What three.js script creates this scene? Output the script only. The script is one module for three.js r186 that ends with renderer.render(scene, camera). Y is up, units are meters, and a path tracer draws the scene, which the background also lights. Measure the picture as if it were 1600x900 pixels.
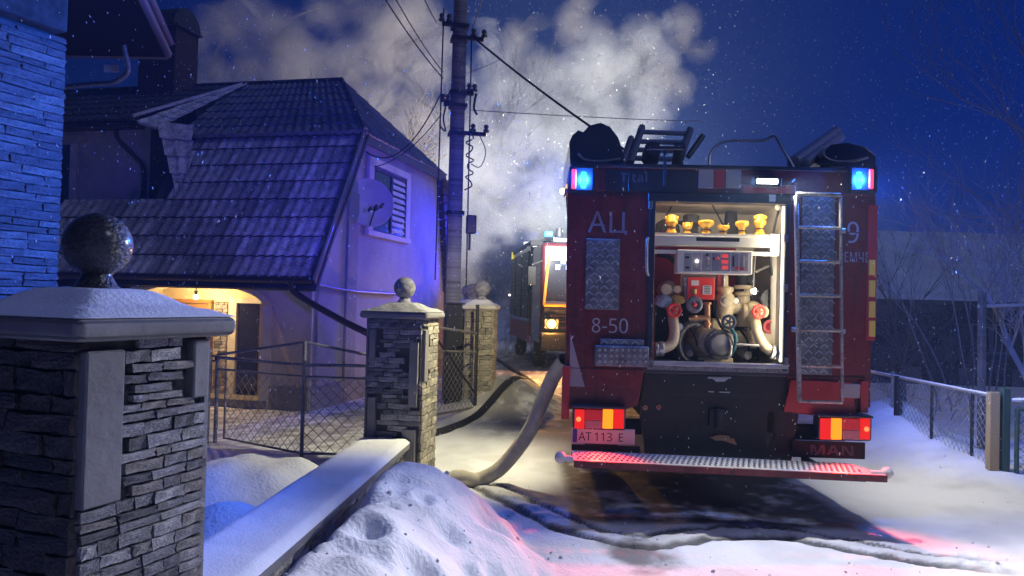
import * as THREE from 'three';
import { mergeGeometries, mergeVertices } from 'three/addons/utils/BufferGeometryUtils.js';
import { RoundedBoxGeometry } from 'three/addons/geometries/RoundedBoxGeometry.js';
import { RectAreaLightUniformsLib } from 'three/addons/lights/RectAreaLightUniformsLib.js';

// ------------------------------------------------------------------ camera, sky, fill light, exposure
RectAreaLightUniformsLib.init();
const scene = new THREE.Scene();
const F = 1172, PITCH = 20 / F, ROLL = 0.026;
const camera = new THREE.PerspectiveCamera(2 * Math.atan(450 / F) * 180 / Math.PI, 16 / 9, 0.05, 900);
camera.position.set(0, 1.7, 0);
camera.rotation.order = 'YXZ';
camera.rotation.set(PITCH, 0, ROLL);
camera.updateMatrixWorld(true);
const renderer = new THREE.WebGLRenderer({ antialias: true });
renderer.setSize(1600, 900);
renderer.toneMapping = THREE.LinearToneMapping;
renderer.toneMappingExposure = 1;
renderer.shadowMap.enabled = true;
{ // night sky: deep blue air, a little lighter towards the horizon
  const W = 64, H = 32, d = new Float32Array(W * H * 4);
  for (let y = 0; y < H; y++) for (let x = 0; x < W; x++) {
    const up = Math.max(0, ((y + 0.5) / H - 0.5) * 2), az = ((x + 0.5) / W - 0.5) * 2 * Math.PI, k = (1 - 0.55 * Math.pow(up, 0.6)) * (0.62 + 0.5 * Math.cos(az) * (1 - up * 0.5)), i = (y * W + x) * 4;
    d[i] = 0.0022 * k; d[i + 1] = 0.024 * k; d[i + 2] = 0.23 * k; d[i + 3] = 1;
  }
  const t = new THREE.DataTexture(d, W, H, THREE.RGBAFormat, THREE.FloatType);
  t.mapping = THREE.EquirectangularReflectionMapping; t.magFilter = THREE.LinearFilter; t.needsUpdate = true;
  scene.background = t; scene.environment = t;
}
const fillLight = new THREE.DirectionalLight(new THREE.Color(0.6, 0.66, 1), 0.52);  // added fill standing for unseen lamps behind and to the right
fillLight.position.set(24, 21, 9); fillLight.shadow.radius = 24; fillLight.name = 'fillLight'; fillLight.castShadow = true;
Object.assign(fillLight.shadow.camera, { left: -30, right: 30, top: 30, bottom: -30, far: 120 });
scene.add(fillLight);
scene.fog = new THREE.FogExp2(new THREE.Color(0.4, 0.6, 1), 0.0042);

// ------------------------------------------------------------------ helpers
const V = (x, y, z) => new THREE.Vector3(x, y, z);
function rngOf(a) { return () => { a |= 0; a = a + 0x6d2b79f5 | 0; let t = Math.imul(a ^ a >>> 15, 1 | a); t = t + Math.imul(t ^ t >>> 7, 61 | t) ^ t; return ((t ^ t >>> 14) >>> 0) / 4294967296; }; }
const rnd = rngOf(20240117), rr = (a, b, r = rnd) => a + (b - a) * r();
const hash = (x, y, s = 0) => { let h = Math.imul(x | 0, 374761393) + Math.imul(y | 0, 668265263) + Math.imul(s | 0, 1442695041); h = Math.imul(h ^ h >>> 13, 1274126177); return ((h ^ h >>> 16) >>> 0) / 4294967296; };
function vnoise(x, y, s = 0, px = 0) {
  const xi = Math.floor(x), yi = Math.floor(y), fx = x - xi, fy = y - yi, u = fx * fx * (3 - 2 * fx), v = fy * fy * (3 - 2 * fy);
  const w = px ? (n) => ((n % px) + px) % px : (n) => n;
  const a = hash(w(xi), w(yi), s), b = hash(w(xi + 1), w(yi), s), c = hash(w(xi), w(yi + 1), s), d = hash(w(xi + 1), w(yi + 1), s);
  return a + (b - a) * u + (c - a) * v + (a - b - c + d) * u * v;
}
function fbm(x, y, oct = 4, s = 0, px = 0) { let t = 0, a = 0.5, n = 0; for (let i = 0; i < oct; i++) { t += a * vnoise(x, y, s + i * 17, px); n += a; a *= 0.5; x *= 2; y *= 2; px *= 2; } return t / n; }
const ss = (a, b, x) => { const t = Math.min(1, Math.max(0, (x - a) / (b - a))); return t * t * (3 - 2 * t); };
// where a line of sight meets a depth, a height or a plane: used once to measure where things stand
const ray = (px, py) => V((px - 800) / F, -(py - 450) / F, -1).applyQuaternion(camera.quaternion);
const at = (px, py, depth) => { const v = ray(px, py); return v.multiplyScalar(depth / -v.z).add(camera.position); };
const gr = (px, py, h = 0) => { const v = ray(px, py); return v.multiplyScalar((h - 1.7) / v.y).add(camera.position); };

const used = {};
function numbered(n) { used[n] = (used[n] ?? -1) + 1; return used[n] ? n + '_' + String(used[n]).padStart(3, '0') : n; }
function tag(o, label, category, group, kind) { if (label) o.userData.label = label; if (category) o.userData.category = category; if (group) o.userData.group = group; if (kind) o.userData.kind = kind; return o; }
function shade(o) { o.castShadow = o.receiveShadow = true; return o; }
function norm(g) { // non-indexed position/normal/uv only
  let h = g.index ? g.toNonIndexed() : g.clone();
  for (const k of Object.keys(h.attributes)) if (!['position', 'normal', 'uv'].includes(k)) h.deleteAttribute(k);
  if (!h.attributes.normal) h.computeVertexNormals();
  if (!h.attributes.uv) h.setAttribute('uv', new THREE.BufferAttribute(new Float32Array(h.attributes.position.count * 2), 2));
  h.morphAttributes = {};
  return h;
}
function metre(g) { // uv in metres by the main direction of each face
  const p = g.attributes.position, n = g.attributes.normal, uv = new Float32Array(p.count * 2);
  for (let i = 0; i < p.count; i++) {
    const ax = Math.abs(n.getX(i)), ay = Math.abs(n.getY(i)), az = Math.abs(n.getZ(i));
    if (ay >= ax && ay >= az) { uv[i * 2] = p.getX(i); uv[i * 2 + 1] = p.getZ(i); }
    else if (ax >= az) { uv[i * 2] = p.getZ(i); uv[i * 2 + 1] = p.getY(i); }
    else { uv[i * 2] = p.getX(i); uv[i * 2 + 1] = p.getY(i); }
  }
  g.setAttribute('uv', new THREE.BufferAttribute(uv, 2));
  return g;
}
function M(list, keepUV) { const g = [].concat(list).map(norm); const m = g.length > 1 ? mergeGeometries(g) : g[0]; return keepUV ? m : metre(m); }
function obj(name, geos, mat, parent, keepUV) {
  const o = shade(new THREE.Mesh(M(geos, keepUV), mat));
  o.name = parent ? name : numbered(name);
  (parent || scene).add(o);
  return o;
}
function thing(name, label, category, pos = [0, 0, 0], turn = 0, group) {
  const o = new THREE.Group(); o.name = numbered(name); scene.add(o);
  if (pos.isVector3) o.position.copy(pos); else o.position.set(...pos);
  o.rotation.y = turn;
  return tag(o, label, category, group);
}
const struct = (name, geos, mat, label) => tag(obj(name, geos, mat), label, null, null, 'structure');
const tr = (g, x = 0, y = 0, z = 0, rx = 0, ry = 0, rz = 0) => { const m = new THREE.Matrix4().makeRotationFromEuler(new THREE.Euler(rx, ry, rz)); m.setPosition(x, y, z); return g.applyMatrix4(m); };
const bx = (w, h, d, x = 0, y = 0, z = 0, rx = 0, ry = 0, rz = 0) => tr(new THREE.BoxGeometry(w, h, d), x, y, z, rx, ry, rz);
const rb = (w, h, d, r, x = 0, y = 0, z = 0, rx = 0, ry = 0, rz = 0) => tr(new RoundedBoxGeometry(w, h, d, 2, Math.min(r, w / 2.01, h / 2.01, d / 2.01)), x, y, z, rx, ry, rz);
const cyl = (r0, r1, h, x = 0, y = 0, z = 0, rx = 0, ry = 0, rz = 0, n = 16) => tr(new THREE.CylinderGeometry(r0, r1, h, n), x, y, z, rx, ry, rz);
function rod(a, b, r0, r1 = r0, n = 8) { // a straight bar from a to b
  const d = b.clone().sub(a), g = new THREE.CylinderGeometry(r1, r0, d.length(), n);
  g.applyQuaternion(new THREE.Quaternion().setFromUnitVectors(V(0, 1, 0), d.clone().normalize()));
  return g.translate((a.x + b.x) / 2, (a.y + b.y) / 2, (a.z + b.z) / 2);
}
const tube = (pts, r, seg = 24, n = 8) => new THREE.TubeGeometry(new THREE.CatmullRomCurve3(pts, false, 'centripetal'), seg, r, n);
const lathe = (prof, n = 24) => new THREE.LatheGeometry(prof.map(([r, y]) => new THREE.Vector2(r, y)), n);
function poly(pts, depth, bevel = 0) { // outline in x,y pushed back by depth
  const s = new THREE.Shape(pts.map(([x, y]) => new THREE.Vector2(x, y)));
  return new THREE.ExtrudeGeometry(s, { depth, bevelEnabled: bevel > 0, bevelSize: bevel, bevelThickness: bevel, bevelSegments: 2 });
}
function rock(seed, j = 0.1) { // a rough split stone in a unit box
  const r = rngOf(seed * 7919 + 3), g = new THREE.BoxGeometry(1, 1, 1, 3, 2, 1), p = g.attributes.position, m = {};
  for (let i = 0; i < p.count; i++) {
    const k = [p.getX(i), p.getY(i), p.getZ(i)].map((v) => Math.round(v * 12)).join();
    m[k] ??= [rr(-j, j, r) * 0.35, rr(-j, j, r) * 0.8, rr(-j, j, r) * 1.5];
    p.setXYZ(i, p.getX(i) + m[k][0], p.getY(i) + m[k][1], p.getZ(i) + (p.getZ(i) > 0 ? m[k][2] : 0));
  }
  const h = g.toNonIndexed(); h.computeVertexNormals();
  return h;
}

// ------------------------------------------------------------------ textures and materials
function tex(n, f, srgb) { // a repeating square of n pixels
  const d = new Uint8Array(n * n * 4);
  for (let y = 0; y < n; y++) for (let x = 0; x < n; x++) { const c = f(x / n, y / n), i = (y * n + x) * 4; for (let k = 0; k < 3; k++) d[i + k] = 255 * Math.min(1, Math.max(0, c[k] ?? c)); d[i + 3] = c[3] === undefined ? 255 : 255 * c[3]; }
  const t = new THREE.DataTexture(d, n, n); t.wrapS = t.wrapT = THREE.RepeatWrapping; t.magFilter = THREE.LinearFilter; t.minFilter = THREE.LinearMipmapLinearFilter;
  if (srgb) t.colorSpace = THREE.SRGBColorSpace;
  t.needsUpdate = true; return t;
}
const rep = (t, u, v = u) => { const c = t.clone(); c.repeat.set(u, v); c.needsUpdate = true; return c; };
const nA = tex(512, (u, v) => fbm(u * 8, v * 8, 6, 5, 8));
const nB = tex(512, (u, v) => 0.72 + 0.28 * (fbm(u * 6, v * 6, 5, 9, 6) * 1.6 - 0.3));
const nC = tex(512, (u, v) => { const a = fbm(u * 5, v * 5, 5, 31, 5), b = fbm(u * 32, v * 32, 3, 3, 32); return 0.35 + 0.65 * ss(0.25, 0.7, a * 0.6 + b * 0.45); });
const snowBump = tex(512, (u, v) => 0.55 * fbm(u * 14, v * 14, 3, 2, 14) + 0.45 * fbm(u * 64, v * 64, 3, 8, 64));
const snowDust = tex(512, (u, v) => { const a = fbm(u * 10, v * 10, 5, 71, 10), b = fbm(u * 60, v * 60, 2, 73, 60), k = ss(0.28, 0.7, a * 0.5 + b * 0.5); return [0.3 + 0.4 * k, 0.305 + 0.41 * k, 0.32 + 0.43 * k]; });
const grain = tex(256, (u, v) => { const w = fbm(u * 4, v * 40, 4, 41, 4); return 0.55 + 0.45 * w; });
const grime = tex(512, (u, v) => { const st = fbm(u * 40, v * 3, 4, 51, 40), sp = fbm(u * 70, v * 70, 2, 53, 70), c = fbm(u * 6, v * 6, 4, 57, 6); const k = 1 - 0.4 * ss(0.45, 0.75, st) - 0.22 * ss(0.55, 0.8, c), w = 0.14 * ss(0.62, 0.75, sp) * ss(0.4, 0.6, c); return [k, k + w, k + w * 1.1]; }); grime.repeat.set(0.5, 0.5);
const L = (r, g, b) => new THREE.Color().setRGB(r, g, b);
const std = (c, o = {}) => new THREE.MeshStandardMaterial({ color: Array.isArray(c) ? L(...c) : c, roughness: 0.85, ...o });
const phy = (c, o = {}) => new THREE.MeshPhysicalMaterial({ color: L(...c), ...o });
const glow = (c, k) => std([0.02, 0.02, 0.02], { emissive: L(...c), emissiveIntensity: k });
const mat = {
  snow: std([0.82, 0.84, 0.87], { roughness: 0.75, bumpMap: rep(snowBump, 0.9), bumpScale: 0.012 }),
  snowFine: std([0.8, 0.82, 0.86], { roughness: 0.75, bumpMap: rep(snowBump, 2), bumpScale: 0.004 }),
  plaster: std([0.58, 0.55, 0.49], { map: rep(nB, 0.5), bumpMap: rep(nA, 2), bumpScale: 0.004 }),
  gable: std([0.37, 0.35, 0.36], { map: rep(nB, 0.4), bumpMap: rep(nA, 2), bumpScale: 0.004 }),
  cream: std([0.72, 0.62, 0.42], { map: rep(nB, 0.7), bumpMap: rep(nA, 3), bumpScale: 0.003 }),
  trim: std([0.66, 0.64, 0.6], { map: rep(nB, 1) }),
  darkWall: std([0.2, 0.19, 0.2], { map: rep(nB, 0.6) }),
  brown: std([0.06, 0.035, 0.025], { map: rep(grain, 1.5) }),
  door: std([0.42, 0.2, 0.06], { map: rep(grain, 2), roughness: 0.5 }),
  mortar: std([0.06, 0.058, 0.055], { bumpMap: rep(nA, 6), bumpScale: 0.006 }),
  concrete: std([0.26, 0.25, 0.25], { map: rep(nB, 0.9), bumpMap: rep(nA, 3), bumpScale: 0.005 }),
  pole: std([0.24, 0.24, 0.24], { map: rep(nC, 1.2), bumpMap: rep(nA, 3), bumpScale: 0.006 }),
  ball: phy([0.06, 0.057, 0.055], { roughness: 0.5, map: rep(nC, 2), clearcoat: 0.5, clearcoatRoughness: 0.2, bumpMap: rep(nA, 5), bumpScale: 0.012 }),
  ballSnow: std([0.4, 0.4, 0.42], { roughness: 0.8, map: rep(nC, 5), bumpMap: rep(nA, 10), bumpScale: 0.01 }),
  iron: std([0.03, 0.03, 0.032], { roughness: 0.5, metalness: 0.4 }),
  galv: std([0.4, 0.39, 0.37], { roughness: 0.5, metalness: 0.45, map: rep(nC, 2) }),
  wire: std([0.3, 0.3, 0.3], { roughness: 0.5, metalness: 0.5 }),
  cable: std([0.02, 0.02, 0.022], { roughness: 0.6 }),
  tile: std(0xffffff, { map: snowDust, roughness: 0.8 }),
  tileDark: std([0.17, 0.18, 0.22], { map: rep(nC, 1.5), roughness: 0.5 }),
  roofDark: std([0.05, 0.05, 0.055], { map: rep(nC, 1), roughness: 0.7 }),
  fascia: std([0.07, 0.06, 0.1], { roughness: 0.35 }),
  brownMetal: std([0.04, 0.025, 0.02], { roughness: 0.4, metalness: 0.2 }),
  wood: std([0.45, 0.33, 0.16], { map: rep(grain, 3), roughness: 0.8 }),
  glass: phy([0.02, 0.022, 0.03], { roughness: 0.08, clearcoat: 1 }),
  bark: std([0.12, 0.11, 0.1], { roughness: 0.9 }),
  frost: std([0.24, 0.24, 0.26], { roughness: 0.9 }),
  red: phy([0.14, 0.006, 0.011], { roughness: 0.8, roughnessMap: rep(nC, 1.3), clearcoat: 0.35, clearcoatRoughness: 0.35, map: grime, bumpMap: rep(nA, 1.1), bumpScale: 0.006 }),
  redLight: phy([0.36, 0.02, 0.025], { roughness: 0.4, clearcoat: 0.4, clearcoatRoughness: 0.3 }),
  black: std([0.012, 0.012, 0.014], { roughness: 0.55, map: rep(nC, 3) }),
  blackGloss: phy([0.02, 0.022, 0.03], { roughness: 0.35, clearcoat: 0.5 }),
  rubber: std([0.015, 0.015, 0.016], { roughness: 0.85 }),
  alu: std([0.55, 0.55, 0.56], { roughness: 0.38, metalness: 0.75, map: rep(nB, 2) }),
  aluDull: std([0.26, 0.27, 0.29], { roughness: 0.5, metalness: 0.5, map: rep(nC, 4) }),
  chrome: std([0.75, 0.75, 0.76], { roughness: 0.15, metalness: 1 }),
  step: std([0.62, 0.62, 0.6], { roughness: 0.5, metalness: 0.25, map: rep(nB, 3) }),
  grey: std([0.3, 0.3, 0.32], { roughness: 0.5 }),
  white: std([0.72, 0.7, 0.62], { roughness: 0.45 }),
  creamPaint: phy([0.66, 0.56, 0.36], { roughness: 0.38, clearcoat: 0.3, map: rep(nB, 8) }),
  bronze: std([0.5, 0.26, 0.12], { roughness: 0.35, metalness: 0.6 }),
  yellow: phy([0.75, 0.4, 0.03], { roughness: 0.35, metalness: 0.25, clearcoat: 0.3 }),
  wheelRed: phy([0.8, 0.05, 0.03], { roughness: 0.4, clearcoat: 0.4 }),
  maroon: std([0.35, 0.02, 0.04], { roughness: 0.5 }),
  inside: std([0.5, 0.46, 0.4], { roughness: 0.55, map: rep(nB, 2) }),
  hose: std([0.66, 0.6, 0.46], { roughness: 0.9, map: rep(nB, 3), bumpMap: rep(nA, 20), bumpScale: 0.0012 }),
  hoseBlack: std([0.025, 0.023, 0.022], { roughness: 0.7, map: rep(nC, 2) }),
  barnRoof: std([0.62, 0.64, 0.68], { map: rep(nB, 0.4), roughness: 0.9 }),
  barnWall: std([0.1, 0.1, 0.11], { map: rep(nC, 0.8) }),
  hill: std([0.05, 0.055, 0.07]),
  amber: std([0.7, 0.5, 0.1], { roughness: 0.4 }),
  ledWhite: glow([1, 0.96, 0.85], 9), ledBlue: glow([0.04, 0.62, 1], 3.2), ledRed: glow([1, 0.05, 0.12], 2.2),
  tailRed: glow([1, 0.014, 0.008], 0.85), tailRedHot: glow([1, 0.1, 0.03], 4), tailAmber: glow([1, 0.21, 0.004], 2.0), tailDim: phy([0.4, 0.02, 0.02], { roughness: 0.25, clearcoat: 0.8, emissive: L(1, 0.01, 0.01), emissiveIntensity: 0.16 }), tailClear: phy([0.3, 0.16, 0.18], { roughness: 0.2, clearcoat: 0.8, emissive: L(1, 0.1, 0.1), emissiveIntensity: 0.06 }),
  head: glow([1, 0.5, 0.11], 7), bulb: glow([1, 0.72, 0.3], 16),
};
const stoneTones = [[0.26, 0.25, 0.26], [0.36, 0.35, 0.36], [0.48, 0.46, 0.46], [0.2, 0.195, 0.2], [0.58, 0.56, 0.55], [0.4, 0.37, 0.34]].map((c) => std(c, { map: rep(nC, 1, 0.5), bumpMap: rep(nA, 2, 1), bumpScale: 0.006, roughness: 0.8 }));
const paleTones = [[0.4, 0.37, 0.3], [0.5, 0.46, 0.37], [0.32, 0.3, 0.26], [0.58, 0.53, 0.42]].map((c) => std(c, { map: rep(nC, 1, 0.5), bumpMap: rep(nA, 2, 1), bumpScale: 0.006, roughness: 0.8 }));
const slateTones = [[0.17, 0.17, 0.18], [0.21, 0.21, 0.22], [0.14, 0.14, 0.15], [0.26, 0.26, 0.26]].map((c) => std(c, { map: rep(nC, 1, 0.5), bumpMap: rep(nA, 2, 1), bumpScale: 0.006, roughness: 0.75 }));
const shadeTones = [[0.1, 0.08, 0.075], [0.13, 0.1, 0.09], [0.08, 0.07, 0.07], [0.16, 0.13, 0.12]].map((c) => std(c, { map: rep(nC, 1, 0.5), bumpMap: rep(nA, 2, 1), bumpScale: 0.006, roughness: 0.8 }));  // darker stones: shade on the nearest pillar's front put into their colour
const rocks = [1, 2, 3, 4, 5, 6].map((s) => rock(s));
function letters(text, w, h, color, o = {}) { // print on clear film: canvas text on a sheet w x h metres
  const c = document.createElement('canvas'); c.width = 512; c.height = Math.max(32, Math.round(512 * h / w));
  const g = c.getContext('2d'); g.clearRect(0, 0, c.width, c.height);
  if (o.bg) { g.fillStyle = o.bg; g.fillRect(0, 0, c.width, c.height); }
  if (o.draw) o.draw(g, c.width, c.height);
  if (text) {
    g.fillStyle = color; g.textAlign = 'center'; g.textBaseline = 'middle';
    let s = c.height * (o.size ?? 1.1); g.font = `${o.bold ? 'bold ' : ''}${s}px sans-serif`;
    const k = (c.width * (o.fill ?? 0.96)) / g.measureText(text).width;
    g.save(); g.translate(c.width * (o.cx ?? 0.5), c.height * 0.54); g.scale(k, 1); g.fillText(text, 0, 0); g.restore();
    if (o.stencil) { g.clearRect(0, c.height * 0.5, c.width, c.height * 0.05); }
  }
  const t = new THREE.CanvasTexture(c); t.colorSpace = THREE.SRGBColorSpace; t.anisotropy = 4;
  return [new THREE.PlaneGeometry(w, h), std(0xffffff, { map: t, transparent: !o.bg, roughness: 0.5 })];
}

// ------------------------------------------------------------------ the ground: one snowy sheet to the horizon
const segD = (x, z, a, b) => { const dx = b[0] - a[0], dz = b[1] - a[1], t = Math.min(1, Math.max(0, ((x - a[0]) * dx + (z - a[1]) * dz) / (dx * dx + dz * dz))); return [Math.hypot(x - a[0] - t * dx, z - a[1] - t * dz), t]; };
const rut = [[-0.5, -7.15], [-0.187, -6.88], [0.16, -6.25], [0.485, -5.73], [0.96, -5.42], [1.44, -5.6], [2.04, -5.7], [2.4, -5.5], [2.83, -5.22], [3.4, -5.05], [4.4, -4.95]];
const rutC = new THREE.CatmullRomCurve3(rut.map(([x, z]) => V(x, 0, z))).getPoints(60).map((p) => [p.x, p.z]);
function rutDist(x, z) { let d = 9, s = 1, u = 0; for (let i = 0; i < 60; i++) { const a = rutC[i], b = rutC[i + 1], [e, t] = segD(x, z, a, b); if (e < d) { d = e; u = (i + t) / 60; s = (b[0] - a[0]) * (z - a[1]) - (b[1] - a[1]) * (x - a[0]) > 0 ? 1 : -1; } } return [d * s, u]; }
const lumps = [[350, 712, 0.3, 0.42], [445, 700, 0.34, 0.42], [330, 770, 0.34, 0.3], [400, 775, 0.3, 0.3], [485, 730, 0.2, 0.3], [310, 730, 0.3, 0.4], [420, 745, 0.2, 0.25], [350, 820, 0.3, 0.25]].map(([px, py, h, s]) => { const p = gr(px, py, h); return [p.x, p.z, h, s]; });
const heap = gr(795, 590, 0.45);
function groundH(x, z) {
  let h = 0;
  const n1 = fbm(x * 1.3 + 7, z * 1.3 + 3, 4, 11) - 0.5, n2 = fbm(x * 5, z * 5, 3, 12) - 0.5;
  h += n1 * 0.05 + n2 * 0.018;
  // the shovelled mound along the low wall
  const [d, t] = segD(x, z, [-0.66, -5.0], [-0.95, -3.1]);
  const wid = 0.95 + 0.25 * (fbm(x * 2.2, z * 2.2, 3, 5) - 0.5) * 2 - 0.08 * t, m = Math.max(0, 1 - d / wid);
  if (m > 0) h += ss(-0.06, 0.34, x - (-1.25 + 0.0776 * (-2.85 - z))) * (0.56 - 0.05 * t) * (1 - Math.pow(1 - m, 1.6)) * (0.94 + 0.06 * m) + m * ((fbm(x * 3, z * 3, 2, 21) - 0.5) * 0.2 + (fbm(x * 9, z * 9, 2, 22) - 0.5) * 0.03 + (fbm(x * 21, z * 21, 2, 23) - 0.5) * 0.014);
  for (const [cx, cz, r, dp] of [[-0.42, -3.75, 0.1, 0.07], [-0.33, -4.35, 0.09, 0.05], [-0.08, -4.75, 0.12, 0.06], [-0.2, -4.1, 0.07, 0.04], [-0.5, -4.55, 0.06, 0.05], [-0.05, -4.2, 0.08, 0.04], [-0.72, -3.9, 0.11, 0.09], [-0.28, -3.45, 0.12, 0.08], [-0.66, -4.3, 0.05, 0.05], [-0.12, -4.95, 0.07, 0.05]]) { const q = Math.hypot(x - cx, z - cz) / r; if (q < 2.4) h += dp * (Math.exp(-((q - 1.25) ** 2) * 3) * 0.35 - Math.exp(-q * q)); }
  // snow heaps in the yard left of the low wall
  for (const [cx, cz, hh, s] of lumps) { const q = ((x - cx) ** 2 + (z - cz) ** 2) / (s * s); if (q < 9) h += hh * 0.5 * Math.exp(-q * 1.2); }
  if (x < -1.5 && z > -7.5 && z < -2) h += 0.1 * ss(-1.5, -2, x) * (fbm(x * 3, z * 3, 3, 61)) * ss(-7.5, -7, z);
  // bank along the fence on the right, heap by the far pillars
  const [db, tb] = segD(x, z, [4.95, -9.9], [4.75, -7.2]);
  h += (0.4 * (1 - tb) + 0.08) * Math.exp(-((db / 0.55) ** 2)) * (0.8 + 0.5 * n1);
  if (z < -9.5) { const [dc] = segD(x, z, [4.95, -9.9], [4.4, -30]); h += 0.1 * Math.exp(-((dc / 0.8) ** 2)); }
  h += 0.5 * Math.exp(-(((x - heap.x) / 0.75) ** 2 + ((z - heap.z) / 1.1) ** 2));
  h += 0.1 * ss(3.4, 5, x) * ss(-4, -5, z) * 0.5;
  if (z < -9 && x > -0.8 && x < 3) { h += 0.05 * (fbm(x * 4, z * 2, 3, 91) - 0.4); }
  // ridge and grooves left behind the truck
  if (x > -1 && x < 4.6 && z < -4.5 && z > -7.5) {
    const [q, u] = rutDist(x, z), k = ss(0, 0.12, u) * ss(1, 0.82, u), jag = (fbm(x * 9, z * 9, 2, 14) - 0.5) * 0.06, e = q + jag;
    h += k * (0.012 * Math.exp(-((e / 0.09) ** 2)) - 0.02 * Math.exp(-(((e - 0.12) / 0.045) ** 2)) - 0.016 * Math.exp(-(((e + 0.13) / 0.03) ** 2)) + 0.012 * Math.exp(-(((e + 0.2) / 0.05) ** 2)) + 0.01 * Math.exp(-(((e - 0.2) / 0.05) ** 2))) * (0.7 + 0.6 * fbm(x * 3, z * 3, 2, 15));
    h += 0.03 * (fbm(x * 17, z * 17, 2, 16) - 0.5) * ss(0.3, 0.03, Math.abs(q));
  }
  if (z < -40) h += 0.02 * (-z - 40);
  return h;
}
{
  const lines = (spec) => { const out = []; for (const [a, b, s] of spec) for (let v = a; v < b - s * 0.4; v += s) out.push(v); out.push(spec[spec.length - 1][1]); return out; };
  const xs = lines([[-160, -40, 20], [-40, -12, 3], [-12, -5, 0.4], [-5, -1.3, 0.07], [-1.3, 3.5, 0.028], [3.5, 6.5, 0.08], [6.5, 14, 0.4], [14, 40, 3], [40, 160, 20]]);
  const zs = lines([[-260, -60, 25], [-60, -24, 3], [-24, -14, 0.3], [-14, -8, 0.09], [-8, -3, 0.028], [-3, 2, 0.12], [2, 30, 4]]);
  const nx = xs.length, nz = zs.length, pos = new Float32Array(nx * nz * 3), col = new Float32Array(nx * nz * 3), uv = new Float32Array(nx * nz * 2), idx = [];
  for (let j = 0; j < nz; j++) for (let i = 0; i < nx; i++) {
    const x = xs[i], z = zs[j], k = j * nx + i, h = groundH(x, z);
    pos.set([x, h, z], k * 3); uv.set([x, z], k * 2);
    // grit and slush: road under and behind the truck darkened for its shadow, brown trampled snow up the lane, soil by the porch
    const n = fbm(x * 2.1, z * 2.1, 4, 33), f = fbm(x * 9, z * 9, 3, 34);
    let rutDark = 0, dirtShade = 0.2 * ss(0.45, 0.75, n) * ss(-3, -1, x);
    dirtShade = Math.max(dirtShade, 0.7 * ss(0.3, 0.55, n * 0.5 + f * 0.5) * ss(-8.6, -10.5, z) * ss(-0.8, 0, x) * ss(5, 4, x));
    dirtShade = Math.max(dirtShade, 0.95 * ss(0.3, 0.6, n * 0.6 + f * 0.4 + 0.08) * ss(-5.72, -5.95, z) * ss(0.45, 0.62, x) * ss(3.05, 2.7, x) * ss(-9, -8, z));  // shadow of truck and step painted into the ground colour
    dirtShade = Math.max(dirtShade, 0.6 * ss(-8, -8.6, z) * ss(-0.9, -1.4, x) * ss(-5.5, -4.5, x) * ss(0.35, 0.6, f));
    if (x > -1 && x < 4.6 && z < -4.5 && z > -7.5) { const [q, u] = rutDist(x, z), k2 = ss(0, 0.05, u) * ss(0.95, 0.8, u); dirtShade = Math.max(dirtShade, 0.0); rutDark = 0.9 * k2 * Math.min(1, Math.max(Math.exp(-(((q + (f - 0.5) * 0.05 - 0.11) / 0.052) ** 4)), Math.exp(-(((q + (f - 0.5) * 0.04 + 0.14) / 0.022) ** 4)) * 0.95) * (0.75 + 0.5 * n)); dirtShade = Math.max(dirtShade, k2 * 0.35 * ss(0.16, 0.05, Math.abs(q)) * f); }  // two dark lines drawn into the colour along the rut
    const drip = Math.hypot((x - 0.92) / 0.28, (z + 5.15) / 0.4); dirtShade = Math.max(dirtShade, 0.8 * ss(1.2, 0.3, drip + (f - 0.5)));
    const ks = 1 - 0.975 * rutDark; col.set([ks * (0.82 + (0.07 - 0.82) * dirtShade), ks * (0.83 + (0.055 - 0.83) * dirtShade), ks * (0.85 + (0.046 - 0.85) * dirtShade)], k * 3);
    if (i && j) { const a = k - nx - 1, b = k - nx, c = k - 1; idx.push(a, c, b, b, c, k); }
  }
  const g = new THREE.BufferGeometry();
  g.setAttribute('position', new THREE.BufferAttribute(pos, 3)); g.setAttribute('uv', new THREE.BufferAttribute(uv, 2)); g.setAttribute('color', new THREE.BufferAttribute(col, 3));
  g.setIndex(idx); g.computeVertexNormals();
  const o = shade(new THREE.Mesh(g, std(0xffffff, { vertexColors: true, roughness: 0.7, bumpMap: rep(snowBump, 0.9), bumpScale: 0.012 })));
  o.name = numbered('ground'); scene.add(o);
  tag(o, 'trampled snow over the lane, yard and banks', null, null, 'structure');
}
{ // dark hillside far behind
  const g = new THREE.PlaneGeometry(420, 60, 80, 10), p = g.attributes.position;
  for (let i = 0; i < p.count; i++) { const x = p.getX(i), t = (p.getY(i) + 30) / 60; p.setXYZ(i, x, -3 + t * (7 + 5 * fbm(x * 0.02 + 4, 1, 3, 8)) + 2 * fbm(x * 0.15, t * 5, 3, 3), -95 - t * 50 + Math.abs(x) * 0.12); }
  g.computeVertexNormals();
  struct('hill', [g], mat.hill, 'dark hillside behind the houses at night');
}

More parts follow.
